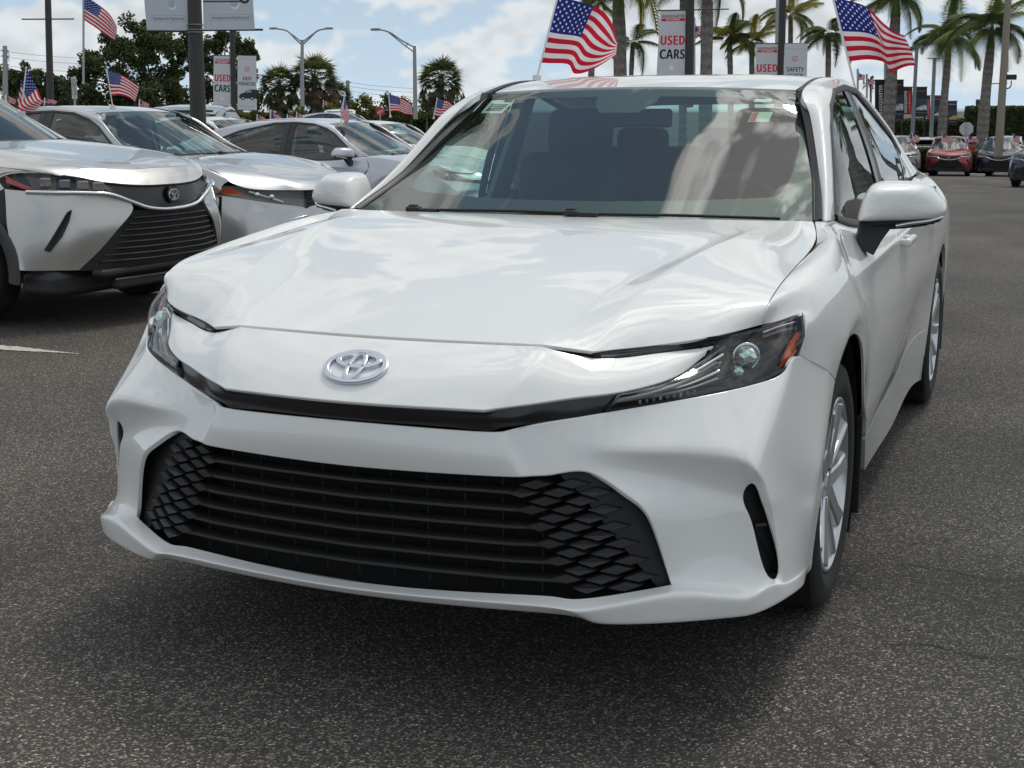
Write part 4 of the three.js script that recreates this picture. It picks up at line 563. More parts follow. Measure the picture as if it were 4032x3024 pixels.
// shared shell: greenhouse, sides, cabin and wheels of a saloon of the same size
function saloonShell(o, body, skip = []) {
  for (const c of car.children) {
    if (['bumper', 'nose_panel', 'trim_strip', 'headlight', 'grille', 'air_vent', 'emblem', 'underbody', 'sticker', 'mud_flap', ...skip].includes(c.name)) continue;
    const k = c.clone(); k.traverse((m) => { if (m.isMesh && m.material === M.white) m.material = body; }); o.add(k);
  }
  part('underbody', [box(1.62, 0.05, 2.6, 0, 0.24, -1.42), box(1.1, 0.06, 1.5, 0, 0.24, 0.15), box(1.0, 0.4, 0.04, 0, 0.42, 0.8)], M.liner, o);
}
{ // silver saloon of the older shape, second in the left-hand row
  const o = thing('sedan_car', 'silver sedan with amber-cornered headlight parked between the silver SUV and the grey-lilac sedan', 'car', null, [-5.617, -0.069, -7.048], 1.488);
  saloonShell(o, silverB, ['hood', 'fender', 'door_mirror', 'panel_joint']);
  const Q = points('A0 0 .732 1.06;Aa .33 .735 1.032;Ab .486 .740 .942;Ac .662 .750 .806;Ad .766 .776 .690;Ae .852 .780 .552;B0 0 .615 1.075;Ba .335 .580 1.036;Bb .538 .626 .910;Bc .705 .662 .764;Bd .806 .690 .632;Be .872 .715 .50;C0 0 .55 1.085;Ca .37 .525 1.045;Cb .58 .53 .915;Cc .745 .58 .79;Cd .83 .615 .655;Ce .888 .645 .47;D0 0 .44 1.09;Da .42 .41 1.06;Db .62 .42 .94;Dc .775 .45 .82;Dd .858 .49 .68;De .905 .55 .46;E0 0 .30 1.07;Ea .46 .28 1.045;Eb .66 .27 .95;Ec .80 .28 .84;Ed .87 .31 .69;Ee .908 .38 .48;F0 0 .22 1.04;Fa .46 .20 1.01;Fb .66 .19 .92;Fc .80 .19 .82;Fd .865 .20 .68;Fe .90 .24 .46;Cf .917 .61 .30;Df .915 .50 .365;Ef .91 .36 .40;Ff .90 .24 .39;Bf .915 .66 .235');
  const c = new Cage({ ...P, ...Q });
  c.grid(['A0 Aa'], 2); c.grid(['A0 Aa', 'B0 Ba'], 2); c.grid(['Aa Ab Ac Ad Ae', 'Ba Bb Bc Bd Be'], 1);
  c.grid(['B0 Ba Bb Bc Bd Be Bf', 'C0 Ca Cb Cc Cd Ce Cf', 'D0 Da Db Dc Dd De Df', 'E0 Ea Eb Ec Ed Ee Ef', 'F0 Fa Fb Fc Fd Fe Ff'], 0);
  c.crease('Ca Cb Cc', 1.4).crease('Da Db Dc', 1).corners('Ae Be Ba Aa').mirror();
  const m = c.build(3);
  part('bumper', panel(m, 0, { depth: 0.01 }), silverB, o); part('upper_grille', panel(m, 2, { push: -0.02, depth: 0.02 }), M.black, o);
  const h = new Cage({ ...P, ...Q, x0: [0, 0.83, 0.90], x1: [0.36, 0.835, 0.875], x2: [0.505, 0.835, 0.80], x3: [0.63, 0.84, 0.70], x4: [0.74, 0.855, 0.60], x5: [0.812, 0.868, 0.53], xA: [0.815, 0.825, 0.60] });
  h.grid(['h50 h51 h52 h53 h54 h55', 'h40 h41 h42 h43 h44 h45', 'h30 h31 h32 h33 h34 h35', 'h20 h21 h22 h23 h24 h25', 'x0 x1 x2 x3 x4 x5', 'A0 Aa Ab Ac Ad xA']); h.crease('x2 h22 h32', 1.4).mirror();
  part('hood', panel(h.build(3), 0, { depth: 0.01 }), silverB, o);
  const fz = new Cage({ ...P, ...Q, xA: [0.815, 0.825, 0.60], x5: [0.812, 0.868, 0.53] });
  fz.grid(['xA x5 h25 f03 f04 f05 f06 f07 f08', 'Ae f11 f12 f13 f14 f15 f16 f17 f18', 'Ae f21 f22 f23 f24 f25 f26 f27 f28', 'Be f31 f32 f33 f34 f35 f36 f37 f38', 'Be Bf f42 f43 f44 f45 f46 f47 f48']);
  for (const q of both(panel(fz.build(3), 0, { depth: 0.008 }))) part('fender', q, silverB, o);
  for (const s of [0, 1]) {
    const f = (g) => (s ? mirrored(g) : g), mx = (p) => (s ? [-p[0], p[1], p[2]] : p), half = { ...m, F: m.F.filter((q, i) => m.T[i] === 1 && m.V[q[0]][0] > 0), T: [] }; half.T = half.F.map(() => 1);
    const L = new THREE.Group(); L.name = 'headlight'; o.add(L);
    part('lens', f(panel(half, 1, { gap: 0.004, depth: 0, push: -0.002 })), M.lens, L); part('lamp_back', f(panel(half, 1, { gap: 0.002, depth: 0.012, push: -0.03 })), M.alloyDark, L);
    const am = [[0.86, 0.765, 0.545], [0.80, 0.765, 0.62], [0.745, 0.71, 0.705], [0.79, 0.70, 0.645], [0.855, 0.722, 0.535]].map((p) => mx(vadd(p, [-0.012, 0, -0.012]))); part('amber_reflector', slab(s ? am.reverse() : am, vnorm(mx([0.7, 0.1, 0.7])), 0.006), M.amber, L);
    for (const [x, y, z] of [[0.665, 0.708, 0.77], [0.575, 0.686, 0.85]]) part('projector', new THREE.SphereGeometry(0.028, 16, 12).translate(...mx([x, y, z])), M.chrome, L);
    part('light_bar', tube([[0.72, 0.735, 0.728], [0.64, 0.70, 0.802], [0.56, 0.664, 0.876], [0.50, 0.640, 0.915]].map(mx), 0.010, 6), M.whitePlastic, L);
    part('fog_trim', f(tube([[0.60, 0.44, 0.945], [0.57, 0.475, 0.93], [0.46, 0.50, 1.01], [0.36, 0.52, 1.055]], 0.010, 6)), M.chrome, o);
    part('lower_grille', f(slab([[0.58, 0.455, 0.945], [0.47, 0.49, 1.01], [0.05, 0.50, 1.09], [0.05, 0.30, 1.085], [0.5, 0.29, 1.05], [0.62, 0.33, 0.965]], vnorm([0.3, 0, 1]), 0.01)), M.black, o);
  }
  for (let k = 0; k < 3; k++) part('grille_bar', tube([[-0.32, 0.70 - 0.035 * k, 1.025], [0, 0.705 - 0.035 * k, 1.055], [0.32, 0.70 - 0.035 * k, 1.025]], 0.006, 6), M.grille, o);
}
{ // grey-lilac saloon seen from the side, behind
  const o = thing('sedan_car', 'grey-lilac sedan seen side on behind the white car\'s windscreen pillar', 'car', null, [-6.05, -0.21, -12.05], Math.PI / 2);
  saloonShell(o, lilac, ['panel_joint']); const front = new THREE.Group(); void front;
  for (const n of ['bumper', 'nose_panel']) for (const c of heroParts(n)) { const k = c.clone(); k.material = lilac; o.add(k); }
  for (const n of ['trim_strip', 'headlight', 'grille']) for (const c of heroParts(n)) if (n !== 'grille') o.add(c.clone());
}
{ // silver SUV at the left edge
  const o = thing('suv_car', 'silver SUV with dark grille and round badge, nearest in the left-hand row', 'car', null, [-4.97, -0.003, -3.92], 1.515);
  const Q = points('hs0 0 .972 .855;hs1 .274 .970 .838;hs2 .529 .985 .746;hs3 .675 .945 .712;np0 0 .866 .978;np1 .20 .868 .962;np2 .38 .882 .912;np3 .528 .908 .838;lt1 .68 .940 .706;lt2 .80 .966 .54;lt3 .868 .982 .392;lb0 .45 .838 .925;lb1 .56 .842 .86;lb2 .70 .850 .76;lb3 .80 .858 .65;lb4 .858 .864 .565;lb5 .892 .90 .43;ug0 0 .712 .992;ug1 .235 .734 .978;ug2 .34 .770 .955;ug3 .44 .806 .925;bg0 0 .70 1.0;bg1 .35 .722 .972;bg2 .46 .63 .945;bg3 .57 .50 .89;bg4 .697 .368 .806;bm0 .50 .80 .895;bm1 .72 .78 .775;bm2 .82 .78 .67;bm3 .905 .80 .47;bs0 .66 .66 .855;bs1 .77 .66 .755;bs2 .86 .66 .625;bs3 .925 .68 .465;bt0 .74 .52 .80;bt1 .82 .50 .70;bt2 .885 .50 .60;bt3 .93 .52 .50;bb0 .697 .368 .806;bb1 .80 .37 .705;bb2 .875 .373 .57;bb3 .925 .38 .545;gr0 0 .355 .965;gr1 .35 .36 .952');
  const c = new Cage(Q);
  c.quad('bg1', 'bg2', 'bm0', 'lb0', 0); c.quad('lb0', 'bm0', 'lb1', 'lb1', 0);
  c.grid(['lb1 lb2 lb3 lb4 lb5'], 0);
  c.grid(['bm0 lb1 lb2 lb3 lb4 lb5'], 0);
  // bumper cheek: from the lamp down past the slit to the lower edge
  const R = new Cage(Q); R.grid(['lb0 lb1 lb2 lb3 lb4 lb5', 'bg1 bm0 bm1 bm1 bm2 bm3', 'bg2 bs0 bs1 bs1 bs2 bs3', 'bg3 bt0 bt1 bt1 bt2 bt3', 'bg4 bb0 bb1 bb1 bb2 bb3']);
  const cheek = new Cage({ ...Q, c00: [0.39, 0.785, 0.948], c01: [0.60, 0.838, 0.842], c02: [0.73, 0.846, 0.735], c03: [0.855, 0.858, 0.57], c04: [0.895, 0.87, 0.44], c10: [0.36, 0.722, 0.968], c11: [0.57, 0.755, 0.868], c12: [0.73, 0.76, 0.768], c13: [0.845, 0.765, 0.635], c14: [0.915, 0.765, 0.46], c20: [0.47, 0.615, 0.942], c21: [0.645, 0.63, 0.868], c22: [0.765, 0.64, 0.763], c23: [0.87, 0.645, 0.615], c24: [0.928, 0.655, 0.47], c30: [0.58, 0.49, 0.885], c31: [0.71, 0.50, 0.825], c32: [0.80, 0.50, 0.735], c33: [0.888, 0.50, 0.60], c34: [0.932, 0.52, 0.50], c40: [0.70, 0.368, 0.806], c41: [0.765, 0.37, 0.752], c42: [0.825, 0.372, 0.675], c43: [0.892, 0.374, 0.585], c44: [0.93, 0.38, 0.55] });
  cheek.grid([0, 1, 2, 3, 4].map((r) => '01234'.split('').map((k) => 'c' + r + k).join(' '))); cheek.crease('c11 c12', 0.6);
  for (const q of both(panel(cheek.build(3), 0, { depth: 0.02 }))) part('bumper', q, silver, o);
  const nose = new Cage({ ...Q, m0: [0, 0.922, 0.925], m1: [0.235, 0.922, 0.906], m2: [0.45, 0.938, 0.835], m3: [0.595, 0.928, 0.778] }); nose.grid(['hs0 hs1 hs2 hs3', 'm0 m1 m2 m3', 'np0 np1 np2 np3']).mirror();
  const nm = nose.build(3); part('panel_joint', sealOf(nm), M.liner, o); part('nose_panel', panel(nm, 0, { depth: 0.008, gap: 0.004 }), silver, o);
  const hood = new Cage({ ...Q, q10: [0, 1.02, 0.62], q11: [0.30, 1.025, 0.61], q12: [0.57, 1.03, 0.56], q13: [0.73, 1.005, 0.55], q14: [0.845, 0.995, 0.40], q20: [0, 1.08, 0.15], q21: [0.33, 1.085, 0.15], q22: [0.60, 1.085, 0.14], q23: [0.74, 1.062, 0.12], q24: [0.85, 1.03, 0.08], q30: [0, 1.135, -0.32], q31: [0.36, 1.135, -0.36], q32: [0.62, 1.135, -0.46], q33: [0.72, 1.135, -0.55], q34: [0.80, 1.115, -0.55], s4: [0.72, 0.952, 0.66] });
  hood.grid(['q30 q31 q32 q33 q34', 'q20 q21 q22 q23 q24', 'q10 q11 q12 q13 q14', 'hs0 hs1 hs2 hs3 s4']).crease('hs2 q12 q22', 1.2).mirror();
  part('hood', panel(hood.build(3), 0, { depth: 0.008, gap: 0.004 }), silver, o);
  const side = new Cage({ ...Q, f00: [0.72, 0.952, 0.66], f01: [0.845, 0.995, 0.40], f02: [0.85, 1.03, 0.08], f03: [0.80, 1.115, -0.55], f04: [0.80, 1.09, -1.3], f05: [0.80, 1.12, -2.3], f06: [0.72, 1.15, -3.4], f10: [0.868, 0.96, 0.40], f11: [0.90, 0.92, 0.36], f12: [0.915, 0.95, 0.05], f13: [0.91, 0.98, -0.55], f14: [0.905, 0.98, -1.3], f15: [0.92, 1.0, -2.3], f16: [0.84, 1.0, -3.4], f20: [0.895, 0.87, 0.44], f21: [0.93, 0.84, 0.33], f22: [0.94, 0.85, 0.0], f23: [0.93, 0.70, -0.55], f24: [0.925, 0.66, -1.3], f25: [0.94, 0.84, -2.6], f26: [0.87, 0.7, -3.5], f33: [0.90, 0.36, -0.50], f34: [0.90, 0.34, -1.3], f35: [0.90, 0.34, -2.15], f36: [0.86, 0.4, -3.45] });
  side.grid(['f00 f01 f02 f03 f04 f05 f06', 'f10 f11 f12 f13 f14 f15 f16', 'f20 f21 f22 f23 f24 f25 f26', '- - - f33 f34 f35 f36']);
  for (const q of both(panel(side.build(3), 0, { depth: 0.01 }))) part('body_side', q, silver, o);
  // upper black grille with the badge, chrome brow, lamps
  const ug = new Cage({ ...Q, u0: [0, 0.79, 0.988], u1: [0.22, 0.80, 0.972], u2: [0.36, 0.825, 0.93], u3: [0.49, 0.86, 0.885] }); ug.grid(['np0 np1 np2 np3', 'u0 u1 u2 u3', 'ug0 ug1 ug2 ug3']).mirror();
  part('upper_grille', panel(ug.build(3), 0, { push: -0.012, depth: 0.01 }), M.gloss, o);
  const lampC = new Cage({ ...Q, l0: [0.445, 0.842, 0.925], l1: [0.56, 0.845, 0.865], l2: [0.70, 0.852, 0.765], l3: [0.80, 0.858, 0.655], l4: [0.862, 0.864, 0.565], l5: [0.892, 0.895, 0.45], n0: [0.47, 0.868, 0.90] }); lampC.grid(['n0 np3 lt1 lt2 lt3', 'l0 l1 l2 l3 l5']).corners('lt3 l0 l5');
  const lm = lampC.build(3);
  for (const s of [0, 1]) {
    const f = (g) => (s ? mirrored(g) : g), mx = (p) => (s ? [-p[0], p[1], p[2]] : p), L = new THREE.Group(); L.name = 'headlight'; o.add(L);
    part('lens', f(panel(lm, 0, { gap: 0.003, depth: 0, push: -0.002 })), M.lens, L); part('lamp_back', f(panel(lm, 0, { gap: 0.001, depth: 0.01, push: -0.035 })), M.gloss, L);
    for (const [x, y, z] of [[0.755, 0.905, 0.635], [0.675, 0.893, 0.712], [0.595, 0.883, 0.785], [0.525, 0.873, 0.845]]) part('projector', box(0.072, 0.054, 0.03, 0, 0, 0, 0.012).rotateY(s ? -0.75 : 0.75).translate(...mx([x, y, z])), M.alloyDark, L);
    const am = [[0.88, 0.955, 0.435], [0.868, 0.925, 0.475], [0.815, 0.868, 0.60], [0.85, 0.868, 0.555], [0.885, 0.905, 0.445]].map((p) => mx(vadd(p, [0, 0, 0.004]))); part('amber_reflector', slab(s ? am.reverse() : am, vnorm(mx([0.8, 0.1, 0.6])), 0.006), M.red, L);
    part('chrome_brow', f(tube([[0.862, 0.852, 0.580], [0.74, 0.844, 0.74], [0.60, 0.836, 0.85], [0.49, 0.822, 0.915], [0.36, 0.772, 0.962], [0.25, 0.732, 0.988], [0.12, 0.714, 0.998], [0, 0.710, 1.0]], 0.0135, 8)), M.chrome, o);
    const sl = [[0.725, 0.742, 0.800], [0.748, 0.728, 0.785], [0.80, 0.60, 0.722], [0.838, 0.50, 0.665], [0.822, 0.488, 0.690], [0.775, 0.58, 0.752], [0.738, 0.68, 0.788]].map((p) => mx(vadd(p, [0.016, 0, 0.022]))); part('air_vent', slab(s ? sl : sl.reverse(), vnorm(mx([0.55, 0, 0.83])), 0.02), M.black, o);
    // black arch trim and wheel
    { const pos = [], idx = [], n = 26, z0 = 0.02; for (let i = 0; i <= n; i++) { const a = lerp(-0.15, Math.PI - 0.1, i / n), ca = Math.cos(a), sa = Math.sin(a); for (const [r, x] of [[0.40, 0.90], [0.405, 0.945], [0.465, 0.948], [0.475, 0.93]]) pos.push(x, 0.36 + r * sa, z0 + r * ca * 1.12); } for (let i = 0; i < n; i++) for (let k = 0; k < 3; k++) { const a = i * 4 + k; idx.push(a, a + 4, a + 1, a + 1, a + 4, a + 5); } const g = geometry(pos, null, idx); part('arch_trim', f(g), M.trim, o); const g2 = f(g).clone(); g2.translate(0, 0, -2.69); part('arch_trim', g2, M.trim, o); }
    for (const z of [0, -2.69]) wheelParts(o, (s ? -1 : 1) * 0.80, 0.36, z, s ? -1 : 1, { R: 0.36, rim: 0.235, turn: 0.4 });
    const lg = [[0, 0.70, 0.992], [0.355, 0.72, 0.962], [0.475, 0.61, 0.935], [0.70, 0.365, 0.80], [0.55, 0.36, 0.90], [0, 0.36, 0.955]].map(mx);
    part('lower_grille', slab(s ? lg : lg.slice().reverse(), [0, 0, 1], 0.01), M.black, o);
  }
  for (let k = 0; k < 8; k++) { const y = 0.672 - 0.037 * k, w = 0.36 + 0.033 * k; part('grille_bar', tube([[-w, y, 0.965 - 0.012 * k], [-w * 0.5, y, 0.995], [0, y, 1.005], [w * 0.5, y, 0.995], [w, y, 0.965 - 0.012 * k]], 0.007, 6), M.satin, o); }
  part('lower_trim', [box(1.30, 0.05, 0.10, 0, 0.345, 0.90, 0.02), box(1.72, 0.16, 0.30, 0, 0.285, 0.62, 0.05), box(1.05, 0.07, 0.06, 0, 0.27, 0.92, 0.02)], M.satin, o);
  part('skid_strip', tube([[-0.55, 0.300, 0.955], [0, 0.300, 1.0], [0.55, 0.300, 0.955]], 0.008, 6), M.trim, o);
  part('badge', [new THREE.CylinderGeometry(0.056, 0.056, 0.012, 28).rotateX(Math.PI / 2).translate(0, 0.80, 0.992)], M.gloss, o);
  part('emblem', emblem(0.050, 0.038, 0.007).map((g) => g.translate(0, 0.80, 1.0)), M.chrome, o);
  // glass and roof
  const gh = new Cage(points('a0 0 1.13 -.36;a1 .40 1.13 -.42;a2 .72 1.14 -.62;b0 0 1.36 -.78;b1 .36 1.36 -.83;b2 .665 1.345 -.97;t0 0 1.57 -1.18;t1 .32 1.565 -1.21;t2 .60 1.535 -1.33')); gh.grid(['t0 t1 t2', 'b0 b1 b2', 'a0 a1 a2']).mirror();
  part('windshield', panel(gh.build(3), 0, { depth: 0 }), M.wind, o);
  const rf = new Cage(points('a0 0 1.575 -1.19;a1 .32 1.57 -1.22;a2 .60 1.545 -1.34;b0 0 1.64 -1.9;b1 .34 1.635 -1.9;b2 .64 1.60 -1.9;c0 0 1.60 -2.7;c1 .34 1.595 -2.7;c2 .62 1.56 -2.7;d0 0 1.50 -3.3;d1 .32 1.49 -3.3;d2 .58 1.46 -3.25')); rf.grid(['d0 d1 d2', 'c0 c1 c2', 'b0 b1 b2', 'a0 a1 a2']).mirror();
  part('roof', panel(rf.build(3), 0, { depth: 0.02 }), silver, o);
  const pl = new Cage(points('a0 .725 1.14 -.61;a1 .80 1.125 -.60;b0 .672 1.348 -.96;b1 .735 1.32 -.98;c0 .605 1.545 -1.33;c1 .67 1.51 -1.40;d0 .645 1.605 -1.9;d1 .70 1.56 -1.9;e0 .625 1.565 -2.7;e1 .69 1.52 -2.7;f0 .60 1.46 -3.25;f1 .70 1.30 -3.3')); pl.grid(['f0 f1', 'e0 e1', 'd0 d1', 'c0 c1', 'b0 b1', 'a0 a1']);
  for (const q of both(panel(pl.build(3), 0, { depth: 0.03 }))) part('roof_rail', q, silver, o);
  for (const s of [0, 1]) { const w = [[0.79, 1.12, -0.66], [0.72, 1.33, -1.03], [0.665, 1.50, -1.45], [0.69, 1.55, -1.9], [0.68, 1.51, -2.65], [0.71, 1.28, -3.25], [0.79, 1.12, -2.4], [0.795, 1.09, -1.3]].map((p) => (s ? [-p[0], p[1], p[2]] : p)); part('side_window', slab(s ? w.reverse() : w, [s ? -1 : 1, 0.2, 0], 0.006), M.dark, o); }
  part('rear_panel', box(1.5, 0.9, 0.1, 0, 0.75, -3.5, 0.04), silver, o); part('rear_window', slab([[-0.6, 1.45, -3.3], [-0.66, 1.2, -3.5], [0.66, 1.2, -3.5], [0.6, 1.45, -3.3]], [0, 0.4, -1], 0.006), M.dark, o);
  part('dashboard', box(1.4, 0.18, 0.5, 0, 1.04, -0.75, 0.05), M.dash, o); for (const x of [-0.38, 0.38]) part('front_seat', [box(0.5, 0.6, 0.16, x, 1.02, -1.55, 0.06), box(0.27, 0.18, 0.1, x, 1.42, -1.6, 0.04)], M.seat, o);
  part('underbody', [box(1.7, 0.1, 3.6, 0, 0.34, -1.3), box(1.5, 0.4, 0.05, 0, 0.5, 0.72)], M.liner, o);
}
// ---------------------------------------------------------------- printed things: flags and banners
function canvasTexture(w, h, draw) { const c = document.createElement('canvas'); c.width = w; c.height = h; draw(c.getContext('2d'), w, h); const t = new THREE.CanvasTexture(c); t.colorSpace = THREE.SRGBColorSpace; return t; }
const starShape = (g, x, y, r) => { g.beginPath(); for (let k = 0; k < 10; k++) { const a = -Math.PI / 2 + (k * Math.PI) / 5, q = k % 2 ? r * 0.4 : r; g.lineTo(x + Math.cos(a) * q, y + Math.sin(a) * q); } g.closePath(); g.fill(); };
const flagTex = canvasTexture(760, 400, (g, w, h) => {
  for (let k = 0; k < 13; k++) { g.fillStyle = k % 2 ? '#e9e6e8' : '#c81e36'; g.fillRect(0, (k * h) / 13, w, h / 13 + 1); }
  g.fillStyle = '#22307c'; g.fillRect(0, 0, w * 0.4, (h * 7) / 13); g.fillStyle = '#f2f2f4';
  for (let r = 0; r < 9; r++) for (let c = 0; c < (r % 2 ? 5 : 6); c++) starShape(g, w * 0.4 * ((c * 2 + (r % 2 ? 2 : 1)) / 12), ((h * 7) / 13) * ((r + 1) / 10), 11);
});
const cloth = new THREE.MeshPhysicalMaterial({ map: flagTex, roughness: 0.9, transmission: 0.35, thickness: 0, specularIntensity: 0.3 });
// cloth between two edges given as points in the view (px, py, extra depth), hanging with folds
function flagCloth(top, bot, depth, { nu = 36, nv = 18, wave = 0.02, n = 2.2, phase = 0 } = {}) {
  const line = (L) => { const c = new THREE.CatmullRomCurve3(L.map(([x, y, d = 0]) => new THREE.Vector3(...spot(x, y, depth + d)))); return (t) => c.getPoint(t).toArray(); };
  const T = line(top), B = line(bot), pos = [], uv = [], idx = [], fw = new THREE.Vector3(0, 0, -1).transformDirection(camera.matrixWorld).toArray();
  for (let j = 0; j <= nv; j++) for (let i = 0; i <= nu; i++) { const u = i / nu, v = j / nv, p = vmix(T(u), B(u), v); pos.push(...vadd(p, vmul(fw, wave * Math.min(1, u * 2.5) * Math.sin(n * Math.PI * u * 2 + v * 1.8 + phase)))); uv.push(u, 1 - v); }
  for (let j = 0; j < nv; j++) for (let i = 0; i < nu; i++) { const a = j * (nu + 1) + i; idx.push(a, a + nu + 1, a + 1, a + 1, a + nu + 1, a + nu + 2); }
  return geometry(pos, null, idx, uv);
}
const stick = std(0.72, 0.72, 0.72, 0.5);
function carFlag(label, depth, foot, tip, top, bot, o = {}) {
  const t = thing('car_flag', label, 'flag', 'flags clipped to the parked cars', spot(foot[0], foot[1], depth)), off = vmul(t.position.toArray(), -1), put = (g) => g.translate(...off);
  part('flag_stick', put(rod(spot(foot[0], foot[1], depth), spot(tip[0], tip[1], depth), o.r ?? 0.004)), stick, t);
  if (o.clip !== false) part('window_clip', put(box(0.02, 0.03, 0.05, ...spot(foot[0], foot[1] + 3, depth), 0.004)), stick, t);
  part('flag_cloth', put(flagCloth(top, bot, depth, o)), cloth, t); return t;
}
// the two flags on the white car's windows: the red and white cloth seen against the sky
carFlag('large striped flag leaning left above the white car\'s roof', 5.55, [2114, 306], [2196, -14], [[2197, -16], [2290, 6, 0.02], [2365, 48, -0.03], [2416, 105, 0.03], [2433, 160, 0.09]], [[2126, 246], [2190, 252, 0.03], [2240, 262, 0.10], [2262, 284, 0.04], [2335, 268, -0.05], [2424, 222, 0.05]], { wave: 0.035, n: 1.25, phase: 0.5, nu: 60, nv: 30 });
{
  const t = carFlag('large flag flying right of the white car\'s roof on a bent white stick', 5.30, [3390, 440], [3277, -16], [[3278, -18], [3360, 16, 0.0], [3440, 62, -0.04], [3510, 96, 0.03], [3562, 138, 0.06]], [[3344, 242], [3420, 238, 0.04], [3500, 246, 0.12], [3518, 276, 0.0], [3560, 266, 0.08], [3592, 270, 0.02]], { wave: 0.045, n: 1.1, phase: 2.4, nu: 60, nv: 30, clip: false, r: 0.0045 });
  part('window_clip', slab([[3352, 372], [3390, 366], [3398, 385], [3366, 392]].map(([x, y]) => spot(x, y, 5.28)).reverse(), vnorm([0.4, 0.1, 0.9]), 0.02).translate(...vmul(t.position.toArray(), -1)), M.whitePlastic, t);
}
carFlag('flag drooping to the right behind the windscreen of the silver SUV', 7.6, [84, 448], [104, 262], [[104, 264], [135, 330], [165, 385], [178, 400]], [[66, 405], [72, 425], [95, 440], [128, 438]], { wave: 0.03, n: 0.9 });
carFlag('flag flying from the roof of the silver sedan', 10.2, [444, 420], [420, 272], [[421, 272], [470, 290], [520, 320], [544, 335]], [[433, 378], [470, 378, 0.03], [510, 385], [528, 402]], { wave: 0.04, n: 1.0, phase: 1 });
carFlag('narrow furled flag hanging in front of the grey-lilac sedan\'s door pillar', 17.0, [1342, 488], [1358, 362], [[1356, 366], [1366, 400], [1376, 450], [1378, 462]], [[1340, 430], [1346, 460], [1356, 480], [1370, 490]], { wave: 0.03, n: 1.4, r: 0.008 });
carFlag('flag flying to the right above the roof of the grey-lilac sedan', 19, [1537, 456], [1530, 366], [[1531, 368], [1570, 385], [1605, 400], [1622, 412]], [[1536, 440], [1570, 440], [1600, 448], [1626, 456]], { wave: 0.05, n: 1.1, phase: 2, r: 0.008 });
carFlag('flag beside the white car\'s front pillar, partly behind it', 20, [1708, 462], [1722, 384], [[1723, 386], [1745, 392], [1768, 402], [1788, 416]], [[1706, 452], [1730, 462], [1755, 458], [1780, 455]], { wave: 0.05, n: 1.2, r: 0.008 });
for (const [x, y, w, h, d, lab] of [[905, 480, 34, 32, 27, 'small flag on the white car behind the thick pole'], [1022, 480, 30, 30, 29, 'small flag right of the used cars banner pole'], [1078, 494, 40, 62, 25, 'small flag hanging on the white sedan below the palms'], [1175, 470, 22, 30, 33, 'small flag low in front of the shaggy palms'], [1140, 474, 26, 24, 31, 'small pale flag between the palms and the lilac sedan'], [560, 428, 34, 38, 24, 'small blue-cornered flag above the silver sedan\'s windscreen'], [34, 408, 34, 36, 16, 'small blue flag at the far left edge'], [190, 408, 44, 22, 22, 'small flag lying along the silver sedan\'s roof'], [1278, 416, 16, 24, 44, 'tiny flag on the white SUV far behind'], [3128, 552, 40, 30, 46, 'small flag right of the white car\'s rear window'], [3722, 560, 40, 36, 56, 'flag clipped to the red car\'s roof'], [3826, 562, 44, 28, 64, 'flag on the orange-red car behind the red car'], [3925, 570, 44, 30, 54, 'flag on the roof of the navy car'], [3998, 560, 30, 34, 58, 'flag at the right edge behind the hedge'], [3592, 560, 36, 30, 58, 'flag on the grey pickup beyond the hedge']]) {
  if (x === 3128) { carFlag(lab, d, [3600, 560], [3590, 520], [[3590, 522], [3606, 530], [3622, 540]], [[3592, 548], [3606, 552], [3620, 558]], { nu: 8, nv: 5, r: 0.012, clip: false }); continue; }
  carFlag(lab, d, [x - w * 0.35, y + 8], [x - w * 0.3, y - h], [[x - w * 0.3, y - h], [x + w * 0.1, y - h * 0.8, 0.05], [x + w * 0.7, y - h * 0.55]], [[x - w * 0.35, y], [x + w * 0.1, y - 1, 0.08], [x + w * 0.62, y + 2]], { nu: 10, nv: 6, wave: 0.06, r: 0.012, clip: false });
}
// flags on tall poles
function poleFlag(label, depth, px, y0, y1, top, bot) {
  const t = thing('flag_pole', label, 'flag pole', null, spot(px, y1, depth)), off = vmul(t.position.toArray(), -1);
  part('pole', rod(spot(px, y1, depth), spot(px, y0, depth), depth * 0.0008).translate(...off), M.steel, t); part('flag_cloth', flagCloth(top, bot, depth, { wave: depth * 0.004, n: 1.2, nu: 20, nv: 12 }).translate(...off), cloth, t);
}
poleFlag('big flag on a slim pole above the oak trees', 60, 329, -30, 330, [[330, -18], [390, 20], [440, 65], [455, 100]], [[331, 78], [370, 105], [420, 140], [452, 158]]);
poleFlag('flag on a pole in the distance between the used cars pole and a palm', 85, 2734, 70, 300, [[2735, 90], [2752, 106], [2768, 112]], [[2735, 146], [2752, 150], [2768, 146]]);
poleFlag('left one of two small flags over the dark banners', 95, 3377, 272, 480, [[3378, 274], [3396, 296], [3410, 312]], [[3378, 312], [3394, 322], [3408, 328]]);
poleFlag('right one of two small flags over the dark banners', 95, 3413, 292, 480, [[3414, 296], [3430, 316], [3444, 330]], [[3414, 326], [3428, 340], [3444, 350]]);
poleFlag('small flag beside the thick palm trunk above the dark banners', 90, 3484, 200, 480, [[3485, 244], [3500, 250], [3512, 256]], [[3485, 290], [3500, 290], [3512, 288]]);
// ---------------------------------------------------------------- light poles with banners
const poleDark = std(0.028, 0.025, 0.023, 0.55), poleGrey = std(0.30, 0.31, 0.32, 0.5, 0.4), poleTeal = std(0.16, 0.20, 0.21, 0.5), wood = std(0.27, 0.24, 0.19, 0.9), bannerGrey = '#c9ccd0';
const vinyl = (t) => new THREE.MeshStandardMaterial({ map: t, roughness: 0.6 });
